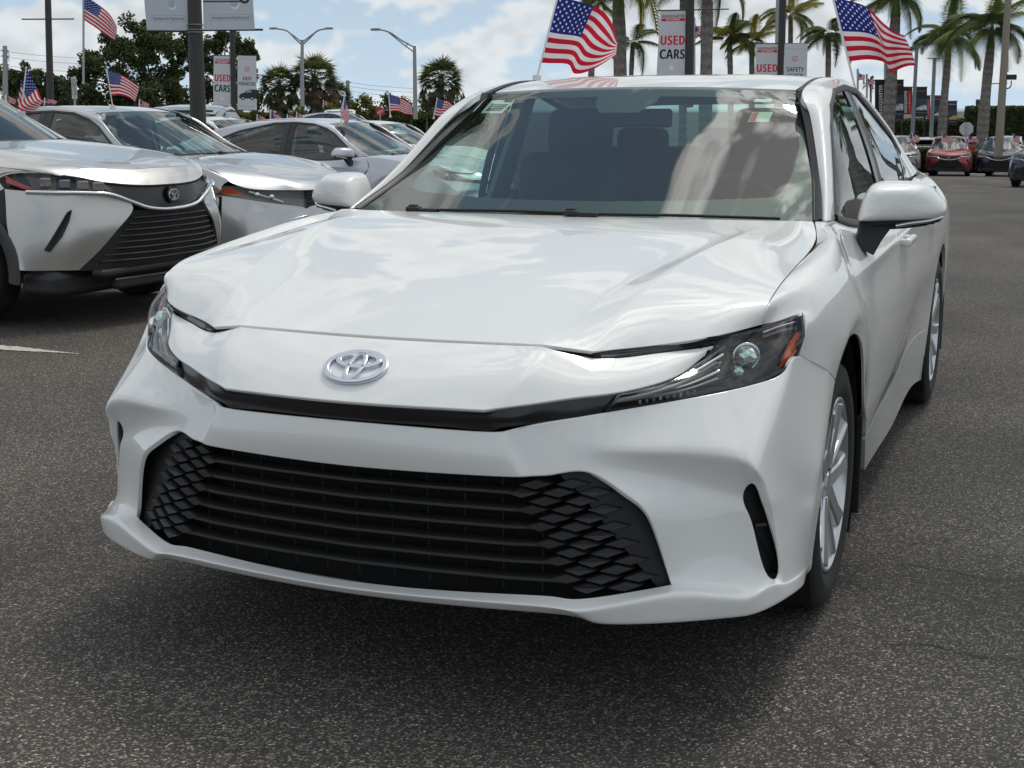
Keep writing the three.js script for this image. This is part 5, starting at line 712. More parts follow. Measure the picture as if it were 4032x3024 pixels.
// a vinyl sheet with slight sag between four corners seen in the view, printed on its front
function bannerSheet(c, depth, off) { const pos = [], uv = [], idx = [], P4 = c.map(([x, y, d = 0]) => spot(x, y, depth + d)), n = 10; for (let j = 0; j <= n; j++) for (let i = 0; i <= n; i++) { const u = i / n, v = j / n, p = vmix(vmix(P4[0], P4[1], u), vmix(P4[3], P4[2], u), v); p[2] += 0.01 * Math.sin(u * 5 + v * 3) * Math.sin(v * 3.14); pos.push(...vadd(p, off)); uv.push(u, 1 - v); } for (let j = 0; j < n; j++) for (let i = 0; i < n; i++) { const a = j * (n + 1) + i; idx.push(a, a + n + 1, a + 1, a + 1, a + n + 1, a + n + 2); } return geometry(pos, null, idx, uv); }
function pole(name, label, category, depth, x0, y0, x1, y1, r0, r1, mat) { const t = thing(name, label, category, null, spot(x1, y1, depth)), off = vmul(t.position.toArray(), -1); part('pole', rod(spot(x1, y1, depth), spot(x0, y0, depth), r0, r1, 16).translate(...off), mat, t); t.userData.off = undefined; return [t, off]; }
const fit = (g, s, x, y, w, font) => { g.font = font; const m = g.measureText(s).width; g.save(); g.translate(x, y); g.scale(w / m, 1); g.fillText(s, 0, 0); g.restore(); };
const headquarterMark = (g, x, y, w) => { g.fillStyle = '#20242c'; fit(g, 'HEADQUARTER', x, y, w, 'bold 46px sans-serif'); g.fillStyle = '#c8243a'; g.fillRect(x - 4, y + 8, w + 8, 34); g.fillStyle = '#f4e8ea'; fit(g, 'OF TOYOTA', x + w * 0.2, y + 34, w * 0.6, 'bold 26px sans-serif'); };
const usedTex = canvasTexture(320, 820, (g, w, h) => { g.fillStyle = bannerGrey; g.fillRect(0, 0, w, h); headquarterMark(g, 24, 84, 272); g.fillStyle = '#cf1f33'; fit(g, 'USED', 14, 400, 292, 'bold 150px sans-serif'); fit(g, 'USED', 18, 400, 292, 'bold 150px sans-serif'); g.fillStyle = '#15181e'; fit(g, 'CARS', 14, 560, 292, 'bold 150px sans-serif'); fit(g, 'CARS', 18, 560, 292, 'bold 150px sans-serif'); g.fillStyle = '#e4e6e8'; g.beginPath(); g.arc(160, 662, 26, 0, 7); g.fill(); g.fillStyle = '#8a8e94'; fit(g, 'HeadquarterToyota.com', 40, 775, 240, '24px sans-serif'); });
const checkMark = (g, x, y) => { g.strokeStyle = '#d4505c'; g.lineWidth = 9; g.beginPath(); g.arc(x, y, 36, 0.2, 5.4); g.stroke(); g.beginPath(); g.moveTo(x - 18, y - 4); g.lineTo(x - 2, y + 14); g.lineTo(x + 40, y - 36); g.stroke(); };
const carPrint = (g, x, y, s, body) => { g.fillStyle = body; g.beginPath(); g.moveTo(x, y); g.bezierCurveTo(x + 0.02 * s, y - 0.2 * s, x + 0.2 * s, y - 0.22 * s, x + 0.3 * s, y - 0.24 * s); g.bezierCurveTo(x + 0.42 * s, y - 0.44 * s, x + 0.8 * s, y - 0.44 * s, x + s, y - 0.40 * s); g.lineTo(x + s, y + 0.05 * s); g.lineTo(x + 0.08 * s, y + 0.06 * s); g.closePath(); g.fill(); g.fillStyle = '#8d97a3'; g.beginPath(); g.moveTo(x + 0.34 * s, y - 0.24 * s); g.lineTo(x + 0.48 * s, y - 0.38 * s); g.lineTo(x + 0.7 * s, y - 0.39 * s); g.lineTo(x + 0.68 * s, y - 0.26 * s); g.fill(); g.fillStyle = '#0c0d10'; for (const k of [0.22, 0.74]) { g.beginPath(); g.arc(x + k * s, y + 0.04 * s, 0.10 * s, 0, 7); g.fill(); } g.fillStyle = '#b8bdc4'; for (const k of [0.22, 0.74]) { g.beginPath(); g.arc(x + k * s, y + 0.04 * s, 0.055 * s, 0, 7); g.fill(); } };
const easyTex = canvasTexture(320, 820, (g, w, h) => { g.fillStyle = bannerGrey; g.fillRect(0, 0, w, h); g.fillStyle = '#9ca0a6'; fit(g, 'HeadquarterToyota.com', 30, 56, 260, '22px sans-serif'); checkMark(g, 158, 205); g.fillStyle = '#1c2027'; fit(g, 'EASY', 88, 372, 144, 'bold 78px sans-serif'); fit(g, 'FINANCING', 18, 452, 286, 'bold 78px sans-serif'); carPrint(g, 22, 632, 298, '#23272f'); g.fillStyle = '#8a8e94'; fit(g, 'HeadquarterToyota.com', 44, 775, 232, '22px sans-serif'); });
const safetyTex = canvasTexture(320, 820, (g, w, h) => { g.fillStyle = bannerGrey; g.fillRect(0, 0, w, h); g.fillStyle = '#a5a0a6'; fit(g, 'HeadquarterToyota.com', 26, 78, 268, '24px sans-serif'); checkMark(g, 150, 215); g.fillStyle = '#1c2027'; fit(g, 'SAFETY', 40, 395, 236, 'bold 84px sans-serif'); fit(g, 'CHECK', 52, 485, 214, 'bold 84px sans-serif'); carPrint(g, 22, 650, 298, '#3a4049'); });
const backTex = (k) => canvasTexture(400, 640, (g, w, h) => { g.fillStyle = '#b9bfc8'; g.fillRect(0, 0, w, h); g.fillStyle = '#dfe3e8'; g.beginPath(); g.arc(250, 440, 36, 0, 7); g.fill(); g.fillStyle = '#a9b0ba'; g.beginPath(); g.arc(244, 428, 34, 0, 7); g.fill(); g.strokeStyle = '#8c93a0'; g.lineWidth = 3; g.beginPath(); g.roundRect(50, 520, 330, 48, 12); g.stroke(); g.fillStyle = '#5c6470'; fit(g, 'HeadquarterToyota.com', 64, 556, 300, 'bold 32px sans-serif'); if (k) { g.fillStyle = '#3a3f48'; g.fillRect(0, 408, 300, 14); g.fillStyle = '#1a1c20'; g.beginPath(); g.arc(330, 392, 42, 0, 7); g.fill(); g.fillStyle = '#9aa0a8'; g.beginPath(); g.arc(330, 392, 24, 0, 7); g.fill(); } });
const asChild = (t, name, c, depth, off, tex, label) => part(name, bannerSheet(c, depth, off), vinyl(tex), t, label);
{ // thick dark pole, left
  const D = 17.5, [t, off] = pole('light_pole', 'thick dark lamp post with two pale grey banners in front of the oaks', 'lamp post', D, 764, -60, 782, 520, 0.105, 0.088, poleDark);
  asChild(t, 'banner', [[556, -200], [742, -200], [742, 122], [578, 120]], D, off, backTex(0)); asChild(t, 'banner', [[800, -200], [986, -200], [1004, 116], [801, 118]], D - 0.05, off, backTex(1));
  part('banner_arm', [rod(spot(570, 122, D), spot(745, 124, D), 0.012).translate(...off), rod(spot(798, 119, D), spot(1035, 117, D), 0.014).translate(...off)], poleDark, t);
  for (const y of [98, 118, 128]) part('strap', new THREE.TorusGeometry(0.108, 0.006, 6, 28).rotateX(Math.PI / 2).translate(...vadd(spot(770, y, D), off)), poleGrey, t);
}
{ // second pole with USED CARS and EASY FINANCING
  const D = 40, [t, off] = pole('light_pole', 'dark lamp post with used cars and easy financing banners', 'lamp post', D, 913, 60, 922, 470, 0.085, 0.075, poleDark);
  asChild(t, 'banner', [[842, 218], [912, 220], [908, 430], [840, 426]], D, off, usedTex, 'pale banner reading used cars'); asChild(t, 'banner', [[936, 219], [1009, 221], [1012, 434], [936, 432]], D - 0.1, off, easyTex, 'pale banner reading easy financing');
  for (const y of [218, 432]) part('banner_arm', rod(spot(838, y, D), spot(1012, y + 2, D), 0.012).translate(...off), poleDark, t);
}
{ const D = 33, [t, off] = pole('light_pole', 'slim dark lamp post with a bare cross arm at the left', 'lamp post', D, 188, -40, 200, 420, 0.083, 0.075, poleDark); part('banner_arm', rod(spot(86, 76, D), spot(292, 75, D), 0.016).translate(...off), poleDark, t); }
{ // right: used cars pole, partly behind the roof
  const D = 22, [t, off] = pole('light_pole', 'dark lamp post with a used cars banner rising behind the white roof', 'lamp post', D, 2718, -40, 2712, 420, 0.075, 0.07, poleDark);
  asChild(t, 'banner', [[2600, 42], [2704, 40], [2700, 320], [2584, 320]], D, off, usedTex, 'pale banner reading used cars'); part('banner_arm', [rod(spot(2586, 42, D), spot(2870, 36, D), 0.010).translate(...off)], poleDark, t);
}
{ const D = 25, [t, off] = pole('light_pole', 'dark lamp post with used and safety check banners over the white roof', 'lamp post', D, 3083, -40, 3072, 420, 0.068, 0.066, poleDark);
  asChild(t, 'banner', [[2977, 172], [3066, 172], [3066, 400], [2968, 400]], D, off, usedTex, 'pale banner reading used'); asChild(t, 'banner', [[3086, 172], [3180, 172], [3174, 400], [3086, 400]], D - 0.05, off, safetyTex, 'pale banner reading safety check'); part('banner_arm', rod(spot(2970, 171, D), spot(3192, 172, D), 0.009).translate(...off), poleDark, t); }
{ const D = 27, [t] = pole('light_pole', 'bare grey post just left of the safety check lamp post', 'lamp post', D, 3066, -40, 3056, 420, 0.05, 0.05, poleGrey); void t; }
// street lamps beyond the trees
{ const D = 62, [t, off] = pole('street_lamp', 'street lamp with two curved arms above the shaggy palms', 'street lamp', D, 1190, 158, 1190, 420, 0.10, 0.07, poleGrey), q = (x, y) => vadd(spot(x, y, D), off);
  for (const [sx, ex] of [[-1, 1083], [1, 1290]]) { part('lamp_arm', [tube([q(1190, 178), q(1190 + sx * 30, 150), q(1190 + sx * 60, 122), q(ex, 112)], 0.035, 6), tube([q(1190, 166), q(1190 + sx * 34, 140), q(1190 + sx * 62, 119)], 0.028, 6)], poleGrey, t); part('lamp_head', box(0.34, 0.09, 0.22, ...q(ex - sx * -6, 112), 0.03), poleGrey, t); } }
{ const D = 58, [t, off] = pole('street_lamp', 'street lamp with one long arm to the left', 'street lamp', D, 1632, 182, 1636, 470, 0.10, 0.07, poleGrey), q = (x, y) => vadd(spot(x, y, D), off);
  part('lamp_arm', [tube([q(1631, 186), q(1580, 158), q(1535, 128), q(1490, 115)], 0.035, 6), tube([q(1631, 206), q(1590, 176), q(1548, 142), q(1530, 128)], 0.028, 6), rod(q(1606, 168), q(1600, 182), 0.02)], poleGrey, t); part('lamp_head', box(0.38, 0.10, 0.24, ...q(1479, 116), 0.03), poleGrey, t); }
// poles on the right
const tee = (label, D, x0, y0, x1, y1, w, mat) => { const [t, off] = pole('light_pole', label, 'lamp post', D, x0, y0, x1, y1, D * 0.0014, D * 0.0013, mat); part('lamp_head', box(w, 0.05, 0.3, ...vadd(spot(x0, y0, D), off), 0.01), mat, t); return [t, off]; };
tee('tall grey-green lamp post left of the middle palm trunk', 62, 3610, 186, 3590, 560, 0.7, poleTeal); tee('second grey-green lamp post, shorter, right of the tall one', 72, 3680, 230, 3664, 570, 0.7, poleTeal);
{ const D = 44, [t, off] = pole('utility_pole', 'pale wooden utility pole with a box-shaped traffic camera at the right edge', 'pole', D, 3972, -40, 3930, 620, 0.135, 0.10, wood), q = (x, y) => vadd(spot(x, y, D), off); part('camera_box', box(0.38, 0.16, 0.3, ...q(3978, 304), 0.02), poleDark, t); part('camera_bracket', tube([q(3950, 350), q(3970, 348), q(3980, 338), q(3982, 318)], 0.02, 6), poleDark, t); part('cross_arm', rod(q(3900, 330), q(3966, 328), 0.015), poleDark, t); }
{ const D = 75, [t, off] = pole('utility_pole', 'grey utility pole at the far left carrying wires', 'pole', D, 20, 182, 22, 440, 0.16, 0.12, poleGrey), q = (x, y) => vadd(spot(x, y, D), off); for (const y of [200, 222, 255]) part('insulator', [rod(q(6, y - 2), q(36, y), 0.03), rod(q(30, y), q(38, y + 22), 0.02)], poleGrey, t);
  for (const [y, k] of [[200, 0], [222, 1], [255, 2]]) single('overhead_wire', tube([spot(-30, y - 6, D), spot(60, y + 8, D + 4), spot(200, y + 22, D + 12), spot(330, y + 30, D + 22)], 0.012, 4), poleGrey, ['topmost thin wire running right from the far-left utility pole', 'middle thin wire running right from the far-left utility pole', 'lowest thin wire running right from the far-left utility pole'][k], 'wire'); }
{ const D = 90, [t, off] = pole('utility_pole', 'dark utility pole between the shaggy palm and the single-arm street lamp', 'pole', D, 1369, 318, 1372, 470, 0.14, 0.12, poleGrey); part('cross_arm', rod(vadd(spot(1360, 326, D), off), vadd(spot(1382, 324, D), off), 0.04), poleGrey, t);
  for (const [y, k] of [[324, 0], [340, 1], [358, 2]]) single('overhead_wire', tube([spot(1372, y, D), spot(1480, y + 14, D + 3), spot(1640, y + 26, D + 8)], 0.012, 4), poleGrey, ['upper thin wire left of the single-arm street lamp', 'middle thin wire left of the single-arm street lamp', 'lower thin wire left of the single-arm street lamp'][k], 'wire'); }
// road signs
{ const D = 36, t = thing('road_sign', 'white no-turn sign with a red ring on a post before the oaks', 'sign', null, spot(293, 430, D)), off = vmul(t.position.toArray(), -1), q = (x, y) => vadd(spot(x, y, D), off);
  part('post', rod(q(296, 430), q(293, 300), 0.03), M.steel, t); part('plate', box(0.17, 0.46, 0.01, ...q(292, 338)), new THREE.MeshStandardMaterial({ map: canvasTexture(128, 340, (g) => { g.fillStyle = '#c9c9cc'; g.fillRect(0, 0, 128, 340); g.strokeStyle = '#a02838'; g.lineWidth = 12; g.beginPath(); g.ellipse(64, 120, 44, 70, 0, 0, 7); g.stroke(); g.strokeStyle = '#2a2a2e'; g.beginPath(); g.moveTo(50, 170); g.lineTo(50, 110); g.lineTo(80, 90); g.stroke(); }), roughness: 0.5 }), t); part('plate', box(0.16, 0.10, 0.01, ...q(294, 382)), M.paper, t); }
{ const D = 62, t = thing('stop_sign', 'red stop sign above the lilac sedan\'s roof', 'sign', null, spot(1497, 480, D)), off = vmul(t.position.toArray(), -1), q = (x, y) => vadd(spot(x, y, D), off); part('post', rod(q(1497, 480), q(1497, 425), 0.03), M.steel, t); part('plate', new THREE.CylinderGeometry(0.22, 0.22, 0.02, 8).rotateY(Math.PI / 8).rotateX(Math.PI / 2).rotateY(0.38).translate(...q(1497, 440)), [std(0.5, 0.02, 0.03, 0.4), new THREE.MeshStandardMaterial({ map: canvasTexture(128, 128, (g) => { g.fillStyle = '#c01f2e'; g.fillRect(0, 0, 128, 128); g.fillStyle = '#f0e8e8'; g.translate(64, 64); g.rotate(Math.PI / 2); fit(g, 'STOP', -42, 16, 84, 'bold 44px sans-serif'); }), roughness: 0.4 }), std(0.5, 0.02, 0.03, 0.4)], t); }
{ const D = 56, t = thing('stop_sign', 'back of an octagonal sign on a post before the tall hedge', 'sign', null, spot(3805, 590, D)), off = vmul(t.position.toArray(), -1), q = (x, y, d = 0) => vadd(spot(x, y, D + d), off); part('post', rod(q(3805, 590, -0.04), q(3804, 482, -0.04), 0.03), M.steel, t); part('plate', new THREE.CylinderGeometry(0.29, 0.29, 0.012, 8).rotateY(Math.PI / 8).rotateX(Math.PI / 2).rotateY(0.0).translate(...q(3805, 508)), std(0.55, 0.56, 0.57, 0.4, 0.3), t); }
// dark tall banners on the right
const darkTex = canvasTexture(256, 512, (g, w, h) => { g.fillStyle = '#161a22'; g.fillRect(0, 0, w, h); g.fillStyle = '#c22f34'; g.fillRect(150, 60, 78, 430); g.save(); g.translate(122, 490); g.rotate(-Math.PI / 2); g.fillStyle = '#e8e8ea'; fit(g, 'HEADQUARTER', 0, 0, 430, 'bold 92px sans-serif'); g.restore(); g.save(); g.translate(206, 400); g.rotate(-Math.PI / 2); g.fillStyle = '#e89090'; fit(g, 'OF TOYOTA', 0, 0, 260, 'bold 50px sans-serif'); g.restore(); });
const darkCarTex = (c, top) => canvasTexture(256, 640, (g, w, h) => { g.fillStyle = '#1b1f2a'; g.fillRect(0, 0, w, h); g.fillStyle = '#39414f'; g.fillRect(0, 240, w, 160); g.fillStyle = top; g.fillRect(30, 60, 190, 28); g.fillStyle = '#5b6472'; g.fillRect(20, 540, 210, 22); carPrint(g, 18, 480, 230, c); });
const darkTexA = darkCarTex('#cfd3d8', '#a04048'), darkTexB = darkCarTex('#cfa53a', '#8a939e');
for (const [x0, y0, x1, y1, D, tex, lab] of [[3449, 317, 3502, 468, 80, darkTex, 'dark banner with white upright lettering left of the thick palm trunk'], [3508, 317, 3558, 470, 80, darkTexA, 'dark banner showing a car, half behind the thick palm trunk'], [3552, 345, 3592, 450, 84, darkTex, 'dark banner with upright lettering between the palm trunk and the lamp post'], [3604, 345, 3650, 460, 84, darkTexA, 'dark banner showing a pale car right of the tall lamp post'], [3640, 379, 3663, 474, 88, darkTex, 'narrow dark banner with a red column beside the short lamp post'], [3676, 379, 3712, 480, 88, darkTexA, 'dark banner with a pale car behind the short lamp post'], [3732, 400, 3768, 492, 90, darkTexB, 'dark banner showing a yellow car right of the slim palm trunk'], [3846, 395, 3872, 425, 92, darkTexA, 'top of a dark banner over the tall hedge']]) {
  const t = thing('banner_stand', lab, 'banner', null, spot(x0, y1, D)), off = vmul(t.position.toArray(), -1); part('banner', bannerSheet([[x0, y0], [x1, y0], [x1, y1], [x0, y1]], D, off), vinyl(tex), t); part('frame', [rod(vadd(spot(x0 - 2, y0 - 2, D), off), vadd(spot(x0 - 2, y1 + 80, D), off), 0.04), rod(vadd(spot(x0 - 2, y0 - 2, D), off), vadd(spot(x1 + 2, y0 - 2, D), off), 0.03)], poleDark, t);
}
// ---------------------------------------------------------------- trees, palms, hedges
const leafMat = (more = {}) => new THREE.MeshPhysicalMaterial({ vertexColors: true, roughness: 0.8, transmission: 0.4, thickness: 0, specularIntensity: 0.4, ...more });
const LEAF = leafMat(), BARK = std(0.20, 0.175, 0.15, 0.95);
class Leaves {                                                  // many single leaf faces, each with its own tone
  constructor(seed) { this.p = []; this.c = []; this.r = rng(seed); }
  tri(a, b, c, col) { this.p.push(...a, ...b, ...c); for (let k = 0; k < 3; k++) this.c.push(...col); }
  leaf(at, s, col) { const r = this.r, n = vnorm([r() - 0.5, r() - 0.2, r() - 0.5]), u = vnorm(vcross(n, [r() - 0.5, r() - 0.5, r() - 0.5])), w = vcross(n, u), L = s * (0.7 + 0.7 * r()), W = L * 0.42, a = vadd(at, vmul(u, -L / 2)), b = vadd(at, vmul(u, L / 2)), m = vadd(at, vmul(n, L * 0.08)); this.tri(a, vadd(m, vmul(w, W)), b, col); this.tri(a, b, vadd(m, vmul(w, -W)), col); }
  build() { const g = new THREE.BufferGeometry(); g.setAttribute('position', new THREE.Float32BufferAttribute(this.p, 3)); g.setAttribute('color', new THREE.Float32BufferAttribute(this.c, 3)); g.computeVertexNormals(); return g; }
}
const tone = (r, base, v = 0.35) => { const k = 1 - v + 2 * v * r(), y = 0.85 + 0.3 * r(); return [base[0] * k * y, base[1] * k, base[2] * k]; };
function oak(label, D, clumps, trunks, base, size, per, seed, name = 'oak_tree') {
  const foot = onGround(trunks[0][0], D), t = thing(name, label, 'tree', null, foot), off = vmul(foot, -1), L = new Leaves(seed), r = L.r, m = D / 5371;
  for (const [x, y, rad, dens = 1] of clumps) {
    const c = spot(x, y, D + (r() - 0.5) * rad * m * 2), R = rad * m * 1.08, sub = []; for (let k = 0; k < 12; k++) { const a = r() * 6.28, e = r() * 2 - 0.7, q = R * (0.40 + 0.62 * r()); sub.push([c[0] + Math.cos(a) * q * Math.sqrt(Math.max(0, 1 - e * e * 0.5)), c[1] + e * q * 0.8, c[2] + Math.sin(a) * q, R * (0.30 + 0.30 * r())]); }
    for (let k = 0; k < per * 2.2 * dens; k++) { const s = sub[(r() * 12) | 0], d = vnorm([r() - 0.5, r() - 0.5, r() - 0.5]), q = s[3] * Math.pow(r(), 0.45); L.leaf(vadd([s[0] + d[0] * q, s[1] + d[1] * q, s[2] + d[2] * q], off), size, tone(r, base)); }
  }
  const wood2 = []; for (const [x, y1, y0] of trunks) { const a = onGround(x, D), b = spot(x, y1, D); wood2.push(rod(vadd(a, off), vadd(b, off), 0.16, 0.10, 8)); }
  for (const [x, y, rad] of clumps) { let best = trunks[0]; for (const k of trunks) if (Math.abs(k[0] - x) < Math.abs(best[0] - x)) best = k; const a = spot(best[0], best[1] + 20, D), b = spot(x, y, D); wood2.push(tube([vadd(a, off), vadd(vmix(a, b, 0.5), vadd(off, [0, 0.15, 0])), vadd(b, off)], 0.045, 5)); void rad; }
  part('crown', L.build(), LEAF, t); part('trunk', wood2, BARK, t);
}
const DG = [0.095, 0.125, 0.045], MG = [0.12, 0.16, 0.045], YG = [0.19, 0.20, 0.045];
oak('broad dark oak behind the thick pole, left part under the pole flag', 82, [[330, 310, 62], [395, 240, 66], [470, 190, 62], [555, 150, 60], [640, 175, 55, 0.9], [705, 200, 55], [540, 250, 78], [440, 325, 85], [600, 300, 52, 0.45], [660, 350, 55, 0.5], [335, 395, 62], [520, 400, 85], [700, 280, 46, 0.6], [720, 400, 70], [600, 420, 80], [440, 430, 70]], [[470, 330, 0], [600, 320, 0]], DG, 0.17, 900, 21);
oak('loose-crowned oak right of the thick pole, behind the easy financing banner', 84, [[835, 190, 46, 0.8], [890, 150, 40, 0.8], [950, 200, 44, 0.7], [985, 225, 26, 0.6], [840, 270, 55], [960, 300, 50], [830, 360, 60], [900, 390, 60], [980, 400, 50]], [[880, 300, 0]], DG, 0.17, 800, 22);
oak('low dark trees at the far left behind the utility pole', 86, [[20, 320, 46], [70, 360, 52], [130, 310, 44, 0.8], [170, 350, 48], [230, 345, 40], [40, 410, 55], [120, 410, 60], [210, 405, 55], [270, 400, 40]], [[120, 380, 0]], DG, 0.19, 650, 23, 'broadleaf_tree');
function bush(label, D, clumps, base, seed, size = 0.16, per = 500) {
  const foot = onGround(clumps[0][0], D), t = thing('bush', label, 'bush', null, foot), off = vmul(foot, -1), L = new Leaves(seed), r = L.r, m = D / 5371;
  for (const [x, y, rad] of clumps) { const c = vadd(spot(x, y, D), off), R = rad * m; for (let k = 0; k < per; k++) { const d = vnorm([r() - 0.5, r() - 0.35, r() - 0.5]), q = R * Math.pow(r(), 0.35) * (0.8 + 0.35 * Math.sin(d[0] * 7 + d[1] * 9)); L.leaf([c[0] + d[0] * q, c[1] + d[1] * q, c[2] + d[2] * q], size, tone(r, base, 0.45)); } }
  part('foliage', L.build(), LEAF, t); part('stem', clumps.map(([x, y]) => rod([vadd(spot(x, y, D), off)[0], 0, vadd(spot(x, y, D), off)[2]], vadd(spot(x, y, D), off), 0.05, 0.03, 6)), BARK, t);
}
bush('yellow-green bushes below the used cars banners', 80, [[850, 455, 42], [930, 452, 40], [1010, 462, 36], [790, 460, 40]], YG, 31);
bush('bright bushes right of the shaggy palms under the wires', 88, [[1380, 420, 40], [1440, 410, 42], [1400, 450, 40], [1470, 445, 40]], YG, 32); bush('green bushes behind the stop sign', 88, [[1530, 405, 40], [1590, 415, 40], [1545, 450, 44], [1620, 450, 40]], MG, 33); bush('dark bushes below the single cabbage palm', 86, [[1680, 425, 40], [1760, 440, 40], [1820, 430, 40]], MG, 34); bush('pale green shrubs in front of the palm stems', 78, [[1180, 450, 30], [1300, 440, 34], [1340, 455, 30]], YG, 35);
// fan palms with round shaggy crowns
function fanPalm(label, D, x, y, rad, seed, skirt = 0.6) {
  const foot = onGround(x, D), t = thing('fan_palm', label, 'palm tree', null, foot), L = new Leaves(seed), r = L.r, R = (rad * D) / 5371, top = vsub(spot(x, y, D), foot), dead = [0.13, 0.10, 0.06];
  for (let k = 0; k < 150; k++) {
    const e = Math.asin(1 - 2 * Math.pow((k + 0.5) / 150, 1 / (1 + skirt * 0.2))), a = k * 2.39996 + r() * 0.5, low = e < -0.35, d = [Math.cos(a) * Math.cos(e), Math.sin(e), Math.sin(a) * Math.cos(e)], len = R * (low ? 0.80 + skirt * 0.5 * r() : 0.52 + 0.2 * r()), hub = vadd(top, vmul(d, len * (low ? 0.9 : 1))), up = vnorm(vcross(d, vnorm([-d[2], 0.001, d[0]]))), side = vnorm(vcross(d, up)), col = low && r() < 0.5 ? tone(r, dead) : tone(r, e > 0.2 ? [0.13, 0.16, 0.05] : [0.075, 0.10, 0.04], 0.4), fl = R * (0.36 + 0.18 * r());
    for (let i = -6; i <= 6; i++) { const s = (i / 6) * 1.5, dir = vnorm(vadd(vadd(vmul(d, Math.cos(s)), vmul(side, Math.sin(s))), [0, -0.35 - (low ? 0.7 : 0) - 0.2 * r(), 0])), tip = vadd(hub, vmul(dir, fl * (0.8 + 0.3 * r()))), w = vmul(vnorm(vcross(dir, up)), fl * 0.075); L.tri(vsub(hub, w), vadd(hub, w), tip, col); }
    const w = vmul(side, R * 0.02); L.tri(vsub(top, w), vadd(top, w), hub, tone(r, [0.07, 0.085, 0.03]));
  }
  part('crown', L.build(), LEAF, t); part('trunk', tube([[0, 0, 0], [0.05, top[1] * 0.5, 0], top], 0.2, 8), BARK, t);
}
fanPalm('shaggy fan palm beside the easy financing banner, lower of the pair', 80, 1100, 335, 92, 41); fanPalm('tallest shaggy fan palm, under the double-armed street lamp', 80, 1238, 310, 112, 42); fanPalm('small fan palm at the right flank of the tallest one', 83, 1325, 375, 66, 43); fanPalm('lone round fan palm left of the white car\'s roof', 80, 1735, 315, 102, 44);
// feather palms: every frond a piece of its own
const frondGeo = [0, 1, 2].map((v) => { const L = new Leaves(60 + v), r = L.r, n = 32, droop = [0.55, 0.9, 1.25][v], at = (t) => [Math.sin(t * 0.2) * 0.06, 0.62 * t - droop * t * t * 0.92, t * (1 - 0.16 * droop * t)];
  for (let k = 0; k < n; k++) { const t0 = k / n, t1 = (k + 1) / n, a = at(t0), b = at(t1), w = 0.012 * (1 - t0) + 0.003; L.tri([a[0] - w, a[1], a[2]], [a[0] + w, a[1], a[2]], b, [1.25, 1.1, 0.9]); if (t0 < 0.12) continue; const len = 0.27 * Math.pow(Math.sin(Math.PI * Math.min(1, 0.12 + t0 * 0.92)), 0.7) + 0.03; for (const s of [-1, 1]) for (const h of [0.25, -0.35]) { const k2 = 0.8 + 0.35 * r(), tip = [b[0] + s * len * 0.88 * k2, b[1] + h * len * 0.5 - len * 0.42 * k2, b[2] + len * 0.42 * k2], c = tone(r, [1, 1, 1], 0.35), q = 0.011; L.tri([a[0], a[1], a[2] - q], [a[0], a[1] + 0.004, a[2] + q * 1.6], tip, c); } }
  return L.build(); });
const frondMat = [[0.14, 0.18, 0.055], [0.09, 0.125, 0.045], [0.30, 0.28, 0.06], [0.19, 0.23, 0.065]].map((c) => leafMat({ color: rgb(...c) }));
const royalBark = new THREE.MeshStandardMaterial({ map: dataTexture(64, 256, (u, v) => { const k = 0.47 + 0.08 * Math.sin(v * 110) * (0.5 + 0.5 * perlin.noise(u * 9, v * 20, 1)) + 0.13 * perlin.noise(u * 14, v * 60, 5); return [k, k * 0.96, k * 0.92]; }, true), roughness: 0.95 });
function featherPalm(label, D, cx, cy, rad, bx, w0, w1, n, mats, seed, { shaft = true, spread = 1, lean = 0 } = {}) {
  const foot = onGround(bx, D), t = thing('feather_palm', label, 'palm tree', null, foot), r = rng(seed), top = vsub(spot(cx, cy, D), foot), R = (rad * D) / 5371, m = D / 5371 / 2, h = R * 0.55;
  const prof = []; for (let k = 0; k <= 10; k++) prof.push(new THREE.Vector2(lerp(w0, w1, k / 10) * m * (1 + 0.06 * Math.sin(k * 1.7)), k / 10)); const g = new THREE.LatheGeometry(prof, 14), p = g.attributes.position, hh = top[1] - (shaft ? h * 0.7 : 0); for (let i = 0; i < p.count; i++) { const y = p.getY(i); p.setXYZ(i, p.getX(i) + top[0] * y * y, y * hh, p.getZ(i) + top[2] * y * y); } g.computeVertexNormals(); part('trunk', g, royalBark, t);
  if (shaft) part('crownshaft', rod([top[0] * 0.97, hh - 0.02, top[2] * 0.97], top, w1 * m * 1.05, w1 * m * 0.5, 12), std(0.10, 0.14, 0.04, 0.5), t);
  for (let k = 0; k < n; k++) { const f = part('frond', frondGeo[k % 3], frondMat[mats[k % mats.length]], t); f.position.set(...top); f.scale.setScalar(R * (0.85 + 0.35 * r())); f.rotation.order = 'YXZ'; f.rotation.set(lerp(-0.75, 0.75, Math.pow((k + 0.5) / n, 1)) * spread + (r() - 0.5) * 0.3 + lean, k * 2.39996 + r() * 0.6, (r() - 0.5) * 0.4); }
}
const FP = 'feather palms behind the lot'; void FP;
featherPalm('grey-stemmed palm directly behind the left roof flag, crown cut by the frame', 44, 2436, -70, 250, 2446, 62, 50, 16, [0, 3, 2], 71); featherPalm('slim palm with low fronds between the left roof flag and the used cars banner', 50, 2350, 20, 150, 2318, 30, 22, 13, [1, 2, 0], 72, { shaft: false }); featherPalm('palm with drooping dark fronds just left of the used cars banner', 56, 2492, 165, 120, 2478, 22, 18, 12, [1, 0], 73, { shaft: false, lean: 0.15 });
